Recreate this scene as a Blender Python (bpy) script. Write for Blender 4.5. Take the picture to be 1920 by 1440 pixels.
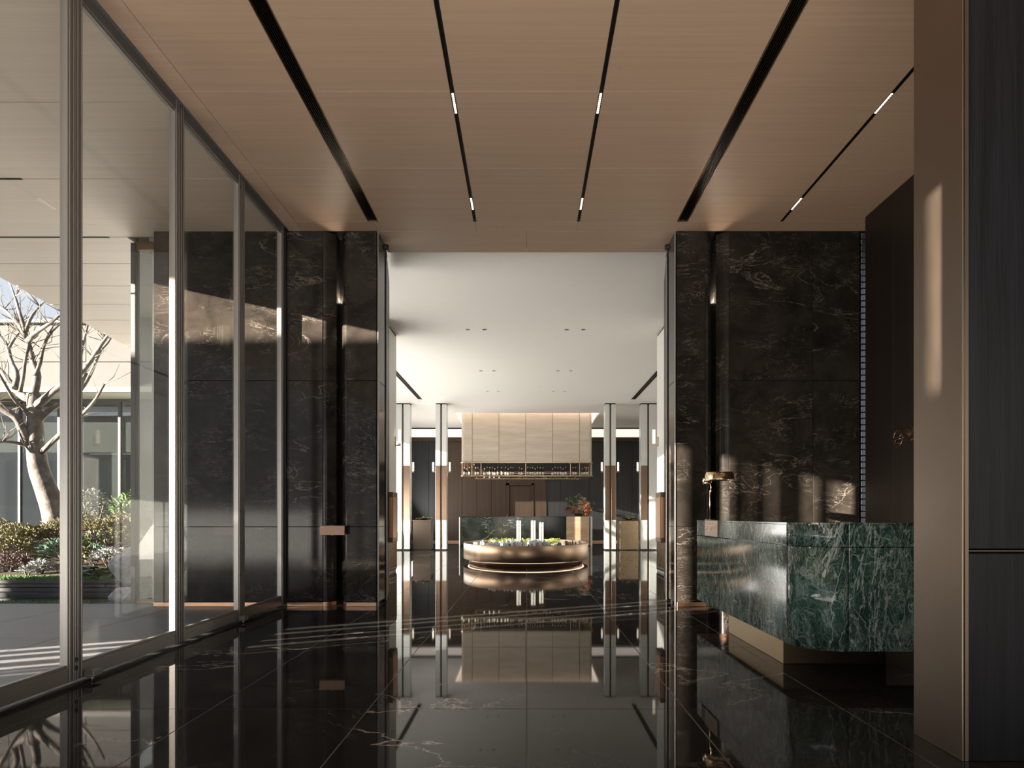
import bpy, bmesh, math, random
from mathutils import Vector, Matrix

for _o in list(bpy.data.objects):
    bpy.data.objects.remove(_o, do_unlink=True)
SC = bpy.context.scene
COL = SC.collection
PI = math.pi
R = random.Random(11)

# ------------------------------------------------------------------ camera
EYE = 1.1            # eye height
FPX = 1258.0         # focal length in pixels of the 1920x1440 frame
CX, HY = 987.5, 967.0  # vanishing point
cam_d = bpy.data.cameras.new('camera')
cam = bpy.data.objects.new('camera', cam_d)
COL.objects.link(cam)
cam.location = (0, 0, EYE)
cam.rotation_euler = (PI / 2, 0, 0)
cam_d.sensor_width = 36.0
cam_d.lens = 36.0 * FPX / 1920.0
cam_d.shift_x = -(CX - 960.0) / 1920.0
cam_d.shift_y = (HY - 720.0) / 1920.0
cam_d.clip_start = 0.05
cam_d.clip_end = 400
SC.camera = cam

# ------------------------------------------------------------------ world, sun, daylight, exposure
SKY_STRENGTH = 1.15
SUN_STRENGTH = 72.0
FAR_DAYLIGHT = 1080.0
ENTRANCE_FILL = 34.0
LOBBY_FLOOR_FILL = 330.0
TERRACE_FILL = 900.0
GARDEN_BOUNCE_FILL = 1500.0
EXPOSURE = 0.0
SC.view_settings.view_transform = 'Standard'
SC.view_settings.look = 'None'
SC.view_settings.exposure = EXPOSURE
SC.view_settings.gamma = 1.0
SC.view_settings.use_curve_mapping = False

SC.cycles.max_bounces = 7
SC.cycles.diffuse_bounces = 3
SC.cycles.glossy_bounces = 4
SC.cycles.transmission_bounces = 4
SC.cycles.transparent_max_bounces = 10
SC.cycles.caustics_reflective = False
SC.cycles.caustics_refractive = False

W = bpy.data.worlds.new('sky')
SC.world = W
W.use_nodes = True
nt = W.node_tree
nt.nodes.clear()
_out = nt.nodes.new('ShaderNodeOutputWorld')
_bg = nt.nodes.new('ShaderNodeBackground')
_bg.inputs['Strength'].default_value = SKY_STRENGTH
_tc = nt.nodes.new('ShaderNodeTexCoord')
_sep = nt.nodes.new('ShaderNodeSeparateXYZ')
_ramp = nt.nodes.new('ShaderNodeValToRGB')
_ramp.color_ramp.elements[0].position = 0.0
_ramp.color_ramp.elements[0].color = (0.86, 0.88, 0.90, 1)
_ramp.color_ramp.elements[1].position = 0.6
_ramp.color_ramp.elements[1].color = (0.50, 0.64, 0.86, 1)
nt.links.new(_tc.outputs['Generated'], _sep.inputs[0])
nt.links.new(_sep.outputs['Z'], _ramp.inputs[0])
nt.links.new(_ramp.outputs[0], _bg.inputs['Color'])
nt.links.new(_bg.outputs[0], _out.inputs[0])

def lamp(name, kind, loc, direction, energy, color=(1, 1, 1), **kw):
    d = bpy.data.lights.new(name, kind)
    d.energy = energy
    d.color = color
    for k, v in kw.items():
        setattr(d, k, v)
    o = bpy.data.objects.new(name, d)
    COL.objects.link(o)
    o.location = loc
    o.rotation_euler = Vector(direction).to_track_quat('-Z', 'Y').to_euler()
    return o

SUN_DIR = Vector((0.88, 0.47, -0.205))
lamp('sun_light', 'SUN', (-30, -14, 12), SUN_DIR, SUN_STRENGTH, (1.0, 0.87, 0.74), angle=math.radians(0.3))
# daylight lamp for the far room's glazed side, then added unseen fill lamps
lamp('far_room_daylight', 'AREA', (-4.74, 18.0, 1.5), (1, 0, 0.7), FAR_DAYLIGHT, (1.0, 0.96, 0.90),
     shape='RECTANGLE', size=18.0, size_y=2.4)
lamp('entrance_fill', 'AREA', (-0.3, -3.7, 1.7), (0, 1, 0.25), ENTRANCE_FILL, (1.0, 0.93, 0.85),
     shape='RECTANGLE', size=5.2, size_y=3.2, spread=math.radians(44))  # added fill from behind the viewpoint, aimed at the lobby ceiling
lamp('terrace_fill', 'AREA', (-7.6, -0.6, 0.03), (0.1, 0.45, 1), TERRACE_FILL, (1.0, 0.94, 0.86),
     shape='RECTANGLE', size=5.0, size_y=5.6)  # added upward fill that brightens the soffit over the terrace
lamp('garden_bounce_fill', 'AREA', (-9.8, 16.2, 0.72), (0.15, -0.35, 1), GARDEN_BOUNCE_FILL, (1.0, 0.94, 0.84),
     shape='RECTANGLE', size=8.0, size_y=3.6)  # added lamp in place of light thrown up by the sunlit garden
lamp('lobby_floor_fill', 'AREA', (-0.5, -0.6, 0.03), (0, 0, 1), LOBBY_FLOOR_FILL, (1.0, 0.92, 0.83),
     shape='RECTANGLE', size=4.0, size_y=6.0)  # added upward fill just above the lobby floor, for the ceiling

# ------------------------------------------------------------------ mesh helpers
class B:
    """collects geometry for one mesh object"""
    def __init__(s):
        s.v, s.f, s.m, s.s = [], [], [], []
    def face(s, idx, mi=0, sm=False):
        s.f.append(tuple(idx)); s.m.append(mi); s.s.append(sm)
    def box(s, x0, y0, z0, x1, y1, z1, mi=0):
        n = len(s.v)
        s.v += [(x0, y0, z0), (x1, y0, z0), (x1, y1, z0), (x0, y1, z0), (x0, y0, z1), (x1, y0, z1), (x1, y1, z1), (x0, y1, z1)]
        for q in ((0, 3, 2, 1), (4, 5, 6, 7), (0, 1, 5, 4), (1, 2, 6, 5), (2, 3, 7, 6), (3, 0, 4, 7)):
            s.face([n + i for i in q], mi)
        return s
    def cbox(s, x0, y0, z0, x1, y1, z1, b=0.004, mi=0):
        """box with chamfered edges"""
        b = min(b, (x1 - x0) * .45, (y1 - y0) * .45, (z1 - z0) * .45)
        n = len(s.v)
        lo, hi = (x0, y0, z0), (x1, y1, z1)
        ids = {}
        for cx in (0, 1):
            for cy in (0, 1):
                for cz in (0, 1):
                    c = (cx, cy, cz)
                    for ax in range(3):
                        p = []
                        for k in range(3):
                            e = hi[k] if c[k] else lo[k]
                            if k != ax:
                                e += -b if c[k] else b
                            p.append(e)
                        ids[(c, ax)] = len(s.v)
                        s.v.append(tuple(p))
        for ax in range(3):
            a1, a2 = (ax + 1) % 3, (ax + 2) % 3
            for sd in (0, 1):
                q = []
                for (u, w) in ((0, 0), (1, 0), (1, 1), (0, 1)):
                    c = [0, 0, 0]; c[ax] = sd; c[a1] = u; c[a2] = w
                    q.append(ids[(tuple(c), ax)])
                s.face(q if sd else q[::-1], mi)
        for ax in range(3):           # edges running along ax
            a1, a2 = (ax + 1) % 3, (ax + 2) % 3
            for u in (0, 1):
                for w in (0, 1):
                    c0 = [0, 0, 0]; c0[a1] = u; c0[a2] = w
                    c1 = list(c0); c1[ax] = 1
                    s.face([ids[(tuple(c0), a1)], ids[(tuple(c1), a1)], ids[(tuple(c1), a2)], ids[(tuple(c0), a2)]], mi)
        for cx in (0, 1):
            for cy in (0, 1):
                for cz in (0, 1):
                    c = (cx, cy, cz)
                    s.face([ids[(c, 0)], ids[(c, 1)], ids[(c, 2)]], mi)
        return s
    def tube(s, pts, rad, n=8, mi=0, cap=True, sm=True):
        pts = [Vector(p) for p in pts]
        if not hasattr(rad, '__len__'):
            rad = [rad] * len(pts)
        st = len(s.v)
        up = None
        for i, p in enumerate(pts):
            if i == 0: d = pts[1] - p
            elif i == len(pts) - 1: d = p - pts[i - 1]
            else: d = pts[i + 1] - pts[i - 1]
            d.normalize()
            if up is None:
                up = Vector((0, 0, 1)) if abs(d.z) < .9 else Vector((1, 0, 0))
            a = d.cross(up)
            if a.length < 1e-5:
                a = d.cross(Vector((0, 1, 0)))
            a.normalize()
            bb = a.cross(d); bb.normalize()
            up = bb
            for k in range(n):
                t = 2 * PI * k / n
                s.v.append(tuple(p + (a * math.cos(t) + bb * math.sin(t)) * rad[i]))
        for i in range(len(pts) - 1):
            for k in range(n):
                k2 = (k + 1) % n
                s.face([st + i * n + k, st + i * n + k2, st + (i + 1) * n + k2, st + (i + 1) * n + k], mi, sm)
        if cap:
            s.face([st + k for k in range(n)][::-1], mi)
            s.face([st + (len(pts) - 1) * n + k for k in range(n)], mi)
        return s
    def lathe(s, prof, c=(0, 0, 0), n=32, sx=1, sy=1, mi=0, sm=True, cap=True):
        st = len(s.v)
        for (r, z) in prof:
            for k in range(n):
                t = 2 * PI * k / n
                s.v.append((c[0] + r * sx * math.cos(t), c[1] + r * sy * math.sin(t), c[2] + z))
        for i in range(len(prof) - 1):
            for k in range(n):
                k2 = (k + 1) % n
                s.face([st + i * n + k, st + i * n + k2, st + (i + 1) * n + k2, st + (i + 1) * n + k], mi, sm)
        if cap:
            if prof[0][0] > 1e-4: s.face([st + k for k in range(n)][::-1], mi)
            if prof[-1][0] > 1e-4: s.face([st + (len(prof) - 1) * n + k for k in range(n)], mi)
        return s
    def prism(s, poly, z0, z1, mi=0, sm=False):
        n = len(poly); st = len(s.v)
        s.v += [(x, y, z0) for x, y in poly] + [(x, y, z1) for x, y in poly]
        s.face([st + i for i in range(n)][::-1], mi)
        s.face([st + n + i for i in range(n)], mi)
        for i in range(n):
            j = (i + 1) % n
            s.face([st + i, st + j, st + n + j, st + n + i], mi, sm)
        return s
    def leaf(s, p, d, w, l, mi=0, bend=.25):
        """pointed leaf folded along its middle"""
        d = Vector(d).normalized()
        a = d.cross(Vector((0, 0, 1)))
        if a.length < 1e-3: a = Vector((1, 0, 0))
        a.normalize()
        up = a.cross(d)
        p = Vector(p)
        n = len(s.v)
        tip = p + d * l - up * (l * bend)
        mid = p + d * (l * .5) + up * (l * .08)
        s.v += [tuple(p), tuple(mid + a * w * .5), tuple(tip), tuple(mid - a * w * .5)]
        s.face([n, n + 1, n + 2], mi); s.face([n, n + 2, n + 3], mi)
        return s

def mesh_of(name, b, mats, fix=True):
    me = bpy.data.meshes.new(name)
    me.from_pydata(b.v, [], b.f)
    if not isinstance(mats, (list, tuple)): mats = [mats]
    for m in mats: me.materials.append(m)
    if any(b.m): me.polygons.foreach_set('material_index', b.m)
    me.polygons.foreach_set('use_smooth', b.s)
    if fix:
        bm = bmesh.new(); bm.from_mesh(me)
        bmesh.ops.recalc_face_normals(bm, faces=bm.faces)
        bm.to_mesh(me); bm.free()
    me.update()
    return me

def place(name, me, parent=None, loc=(0, 0, 0), rot=None):
    o = bpy.data.objects.new(name, me)
    COL.objects.link(o)
    o.location = loc
    if rot is not None: o.rotation_euler = rot
    if parent is not None: o.parent = parent
    return o

def obj(name, b, mats, parent=None, fix=True):
    """mesh given in world coordinates; below a parent the origin is taken back to the world's"""
    o = place(name, mesh_of(name, b, mats, fix), parent)
    if parent is not None:
        p, off = parent, Vector((0, 0, 0))
        while p is not None:
            off += Vector(p.location); p = p.parent
        o.location = -off
    return o

def tag(o, label=None, cat=None, group=None, kind=None):
    if label: o['label'] = label
    if cat: o['category'] = cat
    if group: o['group'] = group
    if kind: o['kind'] = kind
    return o

def thing(name, label, cat, loc=(0, 0, 0), group=None):
    o = bpy.data.objects.new(name, None)
    COL.objects.link(o)
    o.location = loc
    o.empty_display_size = .1
    return tag(o, label, cat, group)

def struct(name, b=None, mats=None, label=None, cat=None, loc=(0, 0, 0)):
    if b is None:
        o = bpy.data.objects.new(name, None); COL.objects.link(o); o.location = loc
    else:
        o = obj(name, b, mats)
    return tag(o, label, cat, None, 'structure')

def PX(px, Z): return (px - CX) / FPX * Z
def PZ(py, Z): return EYE - (py - HY) / FPX * Z
def P(px, py, Z): return Vector((PX(px, Z), Z, PZ(py, Z)))

def text_mesh(name, body, size, mat, extrude=.003):
    c = bpy.data.curves.new(name, 'FONT')
    c.body = body; c.size = size; c.extrude = extrude
    c.align_x = 'CENTER'; c.align_y = 'CENTER'
    t = bpy.data.objects.new(name + '_curve', c)
    COL.objects.link(t)
    dg = bpy.context.evaluated_depsgraph_get()
    me = bpy.data.meshes.new_from_object(t.evaluated_get(dg))
    bpy.data.objects.remove(t, do_unlink=True)
    bpy.data.curves.remove(c)
    me.materials.clear(); me.materials.append(mat)
    return me
FACE_LEFT = Matrix(((0, 0, -1), (-1, 0, 0), (0, 1, 0))).to_euler()   # text that faces -x, reading towards the camera

# ------------------------------------------------------------------ materials
def mat(name):
    m = bpy.data.materials.new(name); m.use_nodes = True
    t = m.node_tree
    return m, t, t.nodes['Principled BSDF']
def N(t, kind, **kw):
    n = t.nodes.new(kind)
    for k, v in kw.items(): setattr(n, k, v)
    return n
def pos(t, scale=(1, 1, 1), offset_random=False, rot=(0, 0, 0)):
    g = N(t, 'ShaderNodeNewGeometry')
    src = g.outputs['Position']
    if offset_random:
        oi = N(t, 'ShaderNodeObjectInfo')
        mu = N(t, 'ShaderNodeMath', operation='MULTIPLY'); mu.inputs[1].default_value = 40
        t.links.new(oi.outputs['Random'], mu.inputs[0])
        ad = N(t, 'ShaderNodeVectorMath', operation='ADD')
        t.links.new(src, ad.inputs[0]); t.links.new(mu.outputs[0], ad.inputs[1])
        src = ad.outputs[0]
    mp = N(t, 'ShaderNodeMapping')
    mp.inputs['Scale'].default_value = scale
    mp.inputs['Rotation'].default_value = rot
    t.links.new(src, mp.inputs['Vector'])
    return mp.outputs[0]
def noise(t, vec, scale, detail=4, rough=.55, dist=0.0):
    n = N(t, 'ShaderNodeTexNoise')
    n.inputs['Scale'].default_value = scale; n.inputs['Detail'].default_value = detail
    n.inputs['Roughness'].default_value = rough; n.inputs['Distortion'].default_value = dist
    t.links.new(vec, n.inputs['Vector'])
    return n.outputs['Fac']
def math_(t, op, a, b=None, c=None, clamp=False):
    n = N(t, 'ShaderNodeMath', operation=op); n.use_clamp = clamp
    for i, x in enumerate((a, b, c)):
        if x is None: continue
        if isinstance(x, (int, float)): n.inputs[i].default_value = x
        else: t.links.new(x, n.inputs[i])
    return n.outputs[0]
def ramp(t, fac, stops, interp='LINEAR'):
    r = N(t, 'ShaderNodeValToRGB'); cr = r.color_ramp; cr.interpolation = interp
    while len(cr.elements) < len(stops): cr.elements.new(.5)
    for e, (p, c) in zip(cr.elements, stops):
        e.position = p; e.color = (*c, 1) if len(c) == 3 else c
    t.links.new(fac, r.inputs[0])
    return r.outputs[0]
def mix(t, fac, a, b, mode='MIX'):
    n = N(t, 'ShaderNodeMix', data_type='RGBA', blend_type=mode)
    for i, x in ((0, fac), (6, a), (7, b)):
        if isinstance(x, (int, float)): n.inputs[i].default_value = x
        elif isinstance(x, tuple): n.inputs[i].default_value = (*x, 1)
        else: t.links.new(x, n.inputs[i])
    return n.outputs[2]
def bump(t, bs, h, strength=.2, dist=.01):
    n = N(t, 'ShaderNodeBump'); n.inputs['Strength'].default_value = strength; n.inputs['Distance'].default_value = dist
    t.links.new(h, n.inputs['Height']); t.links.new(n.outputs[0], bs.inputs['Normal'])
def plain(name, col, rough=.5, metal=0.0, spec=.5, var=.08, vscale=6):
    """plain paint or metal with a little cloudiness"""
    m, t, bs = mat(name)
    f = noise(t, pos(t), vscale, 3)
    c = mix(t, f, tuple(x * (1 - var) for x in col), tuple(min(1, x * (1 + var)) for x in col))
    t.links.new(c, bs.inputs['Base Color'])
    bs.inputs['Roughness'].default_value = rough; bs.inputs['Metallic'].default_value = metal
    bs.inputs['Specular IOR Level'].default_value = spec
    return m
def brushed(name, col, rough, axis_scale, metal=1.0, var=.12, bstr=.03):
    m, t, bs = mat(name)
    f = noise(t, pos(t, axis_scale), 8, 4, .6)
    g = noise(t, pos(t), 1.7, 4)
    c = mix(t, f, tuple(x * (1 - var) for x in col), tuple(min(1, x * (1 + var)) for x in col))
    c = mix(t, g, c, tuple(x * .78 for x in col))
    t.links.new(c, bs.inputs['Base Color'])
    r = math_(t, 'MULTIPLY_ADD', f, .12, rough - .06)
    t.links.new(r, bs.inputs['Roughness']); bs.inputs['Metallic'].default_value = metal
    if bstr >= .1: bump(t, bs, f, bstr, .01)
    return m
def wood(name, a, b, scale, rough=.5, spec=.4, fine=None, bstr=.12, rnd=True):
    m, t, bs = mat(name)
    v = pos(t, scale, rnd)
    f = noise(t, v, 1.0, 6, .62, .35)
    c = ramp(t, f, [(.30, a), (.70, b)])
    if fine:
        g = noise(t, pos(t, fine, rnd), 1.0, 3, .7)
        c = mix(t, math_(t, 'MULTIPLY', g, .35), c, tuple(x * .45 for x in a))
        f = math_(t, 'ADD', f, g)
    t.links.new(c, bs.inputs['Base Color'])
    bs.inputs['Roughness'].default_value = rough; bs.inputs['Specular IOR Level'].default_value = spec
    if bstr >= .1: bump(t, bs, f, bstr, .004)
    return m
def vein(t, vec, scale, width, dist=1.2, detail=5, rough=.55):
    """thin bright lines where a warped noise crosses its middle"""
    f = noise(t, vec, scale, detail, rough, dist)
    d = math_(t, 'ABSOLUTE', math_(t, 'SUBTRACT', f, .5))
    return ramp(t, d, [(0.0, (1, 1, 1)), (width, (0, 0, 0))], 'EASE')
def black_marble(name, base, base2, veincol, rough, rnd, bstr=.0, bscale=1.0, sc=1.0, spec=.5, ior=1.5, kbig=1.0, ksmall=.42):
    m, t, bs = mat(name)
    v = pos(t, (1, 1, 1), rnd, (.3, .2, .5))
    vs = pos(t, (.55, .55, 1.7), rnd, (.2, .1, .4))
    cloud = noise(t, v, 1.6 * sc, 6, .65, .6)
    c = mix(t, ramp(t, cloud, [(.35, (0, 0, 0)), (.75, (1, 1, 1))]), base, base2)
    big = vein(t, vs, .8 * sc, .006, 1.0, 7, .6)
    mask = ramp(t, noise(t, v, .7 * sc, 3), [(.50, (0, 0, 0)), (.62, (1, 1, 1))])
    small = vein(t, vs, 3.4 * sc, .011, 1.6, 6, .62)
    mask2 = ramp(t, noise(t, v, 1.9 * sc, 4), [(.46, (0, 0, 0)), (.70, (1, 1, 1))])
    k = math_(t, 'MULTIPLY', big, mask)
    k2 = math_(t, 'MULTIPLY', math_(t, 'MULTIPLY', small, mask2), ksmall)
    k = math_(t, 'MAXIMUM', math_(t, 'MULTIPLY', k, kbig), k2)
    c = mix(t, k, c, veincol)
    t.links.new(c, bs.inputs['Base Color'])
    bs.inputs['Roughness'].default_value = rough
    bs.inputs['Specular IOR Level'].default_value = spec
    bs.inputs['IOR'].default_value = ior
    if bstr:
        bump(t, bs, noise(t, pos(t, (1, 1, 1), rnd), bscale, 2, .4), bstr, .01)
    return m
def green_marble():
    m, t, bs = mat('green_marble')
    v0 = pos(t, (1, 1, .55), False, (.25, .35, .2))
    wob = N(t, 'ShaderNodeTexNoise'); wob.inputs['Scale'].default_value = 3.5; wob.inputs['Detail'].default_value = 6
    t.links.new(v0, wob.inputs['Vector'])
    sub = N(t, 'ShaderNodeVectorMath', operation='SUBTRACT'); sub.inputs[1].default_value = (.5, .5, .5)
    t.links.new(wob.outputs['Color'], sub.inputs[0])
    sc_ = N(t, 'ShaderNodeVectorMath', operation='SCALE'); sc_.inputs['Scale'].default_value = .42
    t.links.new(sub.outputs[0], sc_.inputs[0])
    ad = N(t, 'ShaderNodeVectorMath', operation='ADD')
    t.links.new(v0, ad.inputs[0]); t.links.new(sc_.outputs[0], ad.inputs[1])
    v = ad.outputs[0]
    def crack(scale, width):
        vo = N(t, 'ShaderNodeTexVoronoi', feature='DISTANCE_TO_EDGE')
        vo.inputs['Scale'].default_value = scale
        t.links.new(v, vo.inputs['Vector'])
        return ramp(t, vo.outputs['Distance'], [(0, (1, 1, 1)), (width, (0, 0, 0))], 'EASE')
    cloud = noise(t, v, 2.0, 8, .68, .4)
    c = ramp(t, cloud, [(.30, (.004, .010, .008)), (.45, (.011, .034, .026)), (.58, (.030, .080, .062)), (.74, (.105, .19, .155))])
    m1 = ramp(t, noise(t, v0, 2.3, 4), [(.42, (0, 0, 0)), (.60, (1, 1, 1))])
    m2 = ramp(t, noise(t, v0, 4.1, 5, .6), [(.40, (0, 0, 0)), (.66, (1, 1, 1))])
    m3 = ramp(t, noise(t, v0, 1.3, 3), [(.45, (0, 0, 0)), (.58, (1, 1, 1))])
    fl_ = ramp(t, noise(t, v, 16, 9, .72, 1.2), [(.53, (0, 0, 0)), (.66, (1, 1, 1))])
    k = math_(t, 'MULTIPLY', math_(t, 'MULTIPLY', crack(5.5, .022), m3), .55)
    k = math_(t, 'MAXIMUM', k, math_(t, 'MULTIPLY', math_(t, 'MULTIPLY', crack(15, .05), m1), .36))
    k = math_(t, 'MAXIMUM', k, math_(t, 'MULTIPLY', math_(t, 'MULTIPLY', crack(40, .10), m2), .36))
    k = math_(t, 'MAXIMUM', k, math_(t, 'MULTIPLY', vein(t, v, 3.4, .020, 2.0, 8, .68), .50))
    k = math_(t, 'MAXIMUM', k, math_(t, 'MULTIPLY', math_(t, 'MULTIPLY', fl_, math_(t, 'MAXIMUM', m2, .35)), .50))
    k = math_(t, 'MAXIMUM', k, math_(t, 'MULTIPLY', vein(t, v0, 1.2, .008, 1.3, 7, .6), .8))
    c = mix(t, k, c, (.62, .72, .66))
    t.links.new(c, bs.inputs['Base Color'])
    bs.inputs['Roughness'].default_value = .08
    bs.inputs['IOR'].default_value = 1.42
    return m
def glass(name, tint=(.975, .975, .965), base=.035, rough=0.0):
    m = bpy.data.materials.new(name); m.use_nodes = True
    t = m.node_tree; t.nodes.clear()
    o = N(t, 'ShaderNodeOutputMaterial'); mx = N(t, 'ShaderNodeMixShader')
    tr = N(t, 'ShaderNodeBsdfTransparent'); gl = N(t, 'ShaderNodeBsdfGlossy')
    tr.inputs['Color'].default_value = (*tint, 1); gl.inputs['Roughness'].default_value = rough
    lw = N(t, 'ShaderNodeLayerWeight'); lw.inputs['Blend'].default_value = .5
    f = math_(t, 'POWER', lw.outputs['Facing'], 5.0)
    f = math_(t, 'MULTIPLY_ADD', f, .9, base, clamp=True)
    t.links.new(f, mx.inputs[0]); t.links.new(tr.outputs[0], mx.inputs[1]); t.links.new(gl.outputs[0], mx.inputs[2])
    t.links.new(mx.outputs[0], o.inputs[0])
    return m
def glow(name, col, strength):
    m, t, bs = mat(name)
    f = noise(t, pos(t), 5, 2)
    c = mix(t, math_(t, 'MULTIPLY', f, .1), col, tuple(x * .9 for x in col))
    t.links.new(c, bs.inputs['Emission Color']); t.links.new(c, bs.inputs['Base Color'])
    bs.inputs['Emission Strength'].default_value = strength
    return m
def leafmat(name, a, b, vs=9):
    m, t, bs = mat(name)
    f = noise(t, pos(t), vs, 3)
    t.links.new(ramp(t, f, [(.3, a), (.7, b)]), bs.inputs['Base Color'])
    bs.inputs['Roughness'].default_value = .6
    return m

M = {}
M['veneer'] = wood('oak_veneer', (.43, .30, .212), (.485, .345, .247), (.30, 26, 26), .42, .35, (.9, 120, 60), .04)
M['soffit'] = wood('soffit_veneer', (.52, .445, .36), (.58, .50, .41), (.25, 14, 14), .5, .3, (.8, 70, 40), .04)
M['wall_marble'] = black_marble('black_wall_marble', (.013, .0112, .0095), (.040, .034, .028), (.30, .26, .22), .10, True, .05, 2.2, 1.5, .26, 1.45, .6, .60)
M['floor_marble'] = black_marble('black_floor_marble', (.016, .0150, .0142), (.032, .030, .028), (.42, .38, .34), .03, True, .018, 1.3, .7, .16, 1.3, 1.0, .16)
M['bar_marble'] = black_marble('dark_green_black_marble', (.008, .010, .008), (.03, .035, .028), (.30, .32, .28), .12, True, 0, 1, 1.4, .25)
M['green_marble'] = green_marble()
M['alu'] = plain('champagne_aluminium', (.30, .285, .27), .36, .55, .5, .03)
M['alu_gap'] = plain('black_gasket', (.012, .012, .013), .6)
M['bronze'] = brushed('dark_bronze', (.165, .115, .078), .36, (3, 3, .6), 1.0, .1)
M['pylon'] = brushed('brushed_bronze_cladding', (.25, .195, .15), .42, (1.2, 1.2, .5), 1.0, .08)
M['copper_matt'] = brushed('matt_copper', (.36, .235, .175), .5, (1, 1, 1), .8, .04)
M['bronze_deep'] = brushed('deep_bronze', (.085, .066, .050), .34, (3, 3, .6), 1.0, .06)
M['copper'] = brushed('brushed_copper', (.62, .37, .24), .30, (20, 20, 2), 1.0, .08)
M['drum'] = brushed('brushed_copper_drum', (.42, .285, .195), .36, (1.2, 1.2, 60), 1.0, .06)
M['brass'] = brushed('brushed_brass', (.62, .46, .30), .28, (14, 14, 3), 1.0, .08)
M['brass_dull'] = brushed('satin_brass', (.40, .29, .17), .40, (10, 10, 2), 1.0, .08)
M['blackwood'] = wood('black_oak', (.004, .0043, .0052), (.015, .016, .019), (22, 22, .8), .5, .25, (130, 130, 4), .5)
M['darkwood'] = wood('dark_brown_oak', (.016, .012, .010), (.030, .023, .018), (12, 12, .4), .42, .4, (80, 80, 2.5), .15)
M['brownwood'] = wood('brown_walnut', (.060, .036, .022), (.095, .060, .038), (10, 10, .35), .45, .35, (70, 70, 2), .1)
M['greywood'] = wood('charcoal_oak', (.022, .022, .023), (.042, .042, .044), (12, 12, .4), .40, .4, (80, 80, 2.5), .15)
M['white'] = plain('white_paint', (.80, .77, .72), .55, 0, .3, .02)
M['ceil_white'] = plain('white_ceiling_paint', (.82, .78, .73), .7, 0, .2, .02)
M['lacquer'] = plain('white_lacquer', (.66, .66, .645), .22, 0, .5, .02)
M['black'] = plain('matt_black_metal', (.012, .011, .010), .45)
M['slot'] = plain('slot_black', (.006, .006, .006), .8, 0, .1)
M['concrete'] = plain('pale_concrete', (.078, .079, .078), .85, 0, .2, .08, 1.2)
M['fascia'] = plain('white_fascia', (.125, .125, .121), .6, 0, .3, .03)
M['paving'] = plain('grey_paving', (.165, .168, .178), .42, 0, .5, .22, 2.5)
M['slate'] = plain('black_slate', (.030, .031, .034), .5, 0, .4, .4, 9)
M['glass'] = glass('clear_glass')
M['far_glass'] = glass('facade_glass', (.44, .465, .47), .12)
M['facade'] = glass('garden_facade_glass', (.90, .94, .93), .34)
M['dark_metal'] = plain('anthracite_metal', (.045, .046, .048), .45, .3)
M['grout'] = plain('pale_joint', (.13, .12, .11), .7)
M['led'] = glow('led_white', (1, .90, .76), 4.0)
M['cove'] = glow('cove_diffuser', (1, .88, .78), .95)
M['recess'] = glow('recess_diffuser', (1, .88, .76), 1.5)
M['tube'] = glow('sconce_tube', (1, .87, .72), 1.5)
M['underglow'] = glow('plinth_led', (1, .74, .52), 3.0)
M['onyx'] = wood('vein_cut_travertine', (.62, .515, .41), (.78, .69, .58), (.5, 6, 6), .35, .4, (1.5, 40, 30), .03)
M['onyx_block'] = wood('honey_onyx', (.50, .30, .17), (.74, .56, .38), (1.0, 5, 5), .2, .5, None, .02)
# ================================================================== THE BUILDING
CEIL, CEIL2 = 4.55, 4.68
WZ, WB = 8.14, 8.79          # front of the black marble wall, end of the oak soffit
WK = 8.50                    # back of the black marble wall
XW = -2.96                   # window line
_cache = {}
def tile_at(name, parent, m, x0, y0, z0, x1, y1, z1, b=.003):
    """a piece of paving or panelling; alike pieces share their mesh"""
    key = (name, m.name, round(x1 - x0, 4), round(y1 - y0, 4), round(z1 - z0, 4), b)
    if key not in _cache:
        dx, dy, dz = (x1 - x0) / 2, (y1 - y0) / 2, (z1 - z0) / 2
        _cache[key] = mesh_of(name, B().cbox(-dx, -dy, -dz, dx, dy, dz, b), m)
    return place(name, _cache[key], parent, ((x0 + x1) / 2, (y0 + y1) / 2, (z0 + z1) / 2))

def grid_tiles(name, parent, m, xs, ys, rect, z0, z1, gap=.0035):
    X0, Y0, X1, Y1 = rect
    for i in range(len(xs) - 1):
        for j in range(len(ys) - 1):
            a, b = max(xs[i], X0), min(xs[i + 1], X1)
            c, d = max(ys[j], Y0), min(ys[j + 1], Y1)
            if b - a > .02 and d - c > .02:
                tile_at(name, parent, m, a + gap / 2, c + gap / 2, z0, b - gap / 2, d - gap / 2, z1, .0018)

# floor of the lobby and of the far room
fl = struct('floor', label='polished black marble floor with fine white veins', cat='floor')
obj('screed', B().box(-3.02, -4, -.25, 5.0, 8.79, -.0013).box(-4.93, 8.79, -.25, 5.0, 28.2, -.0013), M['grout'], fl)
xs = [k * .9 for k in range(-7, 8)]
ys = [5.62 + 1.8 * k for k in range(-7, 15)]
for rect in ((-3.02, -4, 3.95, WZ), (-1.82, WZ, 1.82, WK), (-4.52, WK, 5.0, 8.80), (-4.9, 8.80, 5.0, 28.0)):
    grid_tiles('tile', fl, M['floor_marble'], xs, ys, rect, -.02, 0)

# terrace outside
pt = struct('patio', label='grey stone terrace outside the glass doors', cat='terrace')
obj('bedding', B().box(-10.5, -4, -.25, -3.02, 8.42, -.025), M['slate'], pt)
grid_tiles('paving_slab', pt, M['paving'], [-3.02 - 1.2 * k for k in range(7)][::-1], [8.42 - 1.2 * k for k in range(11)][::-1], (-10.4, -4, -3.02, 8.42), -.025, -.002, .006)

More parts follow.
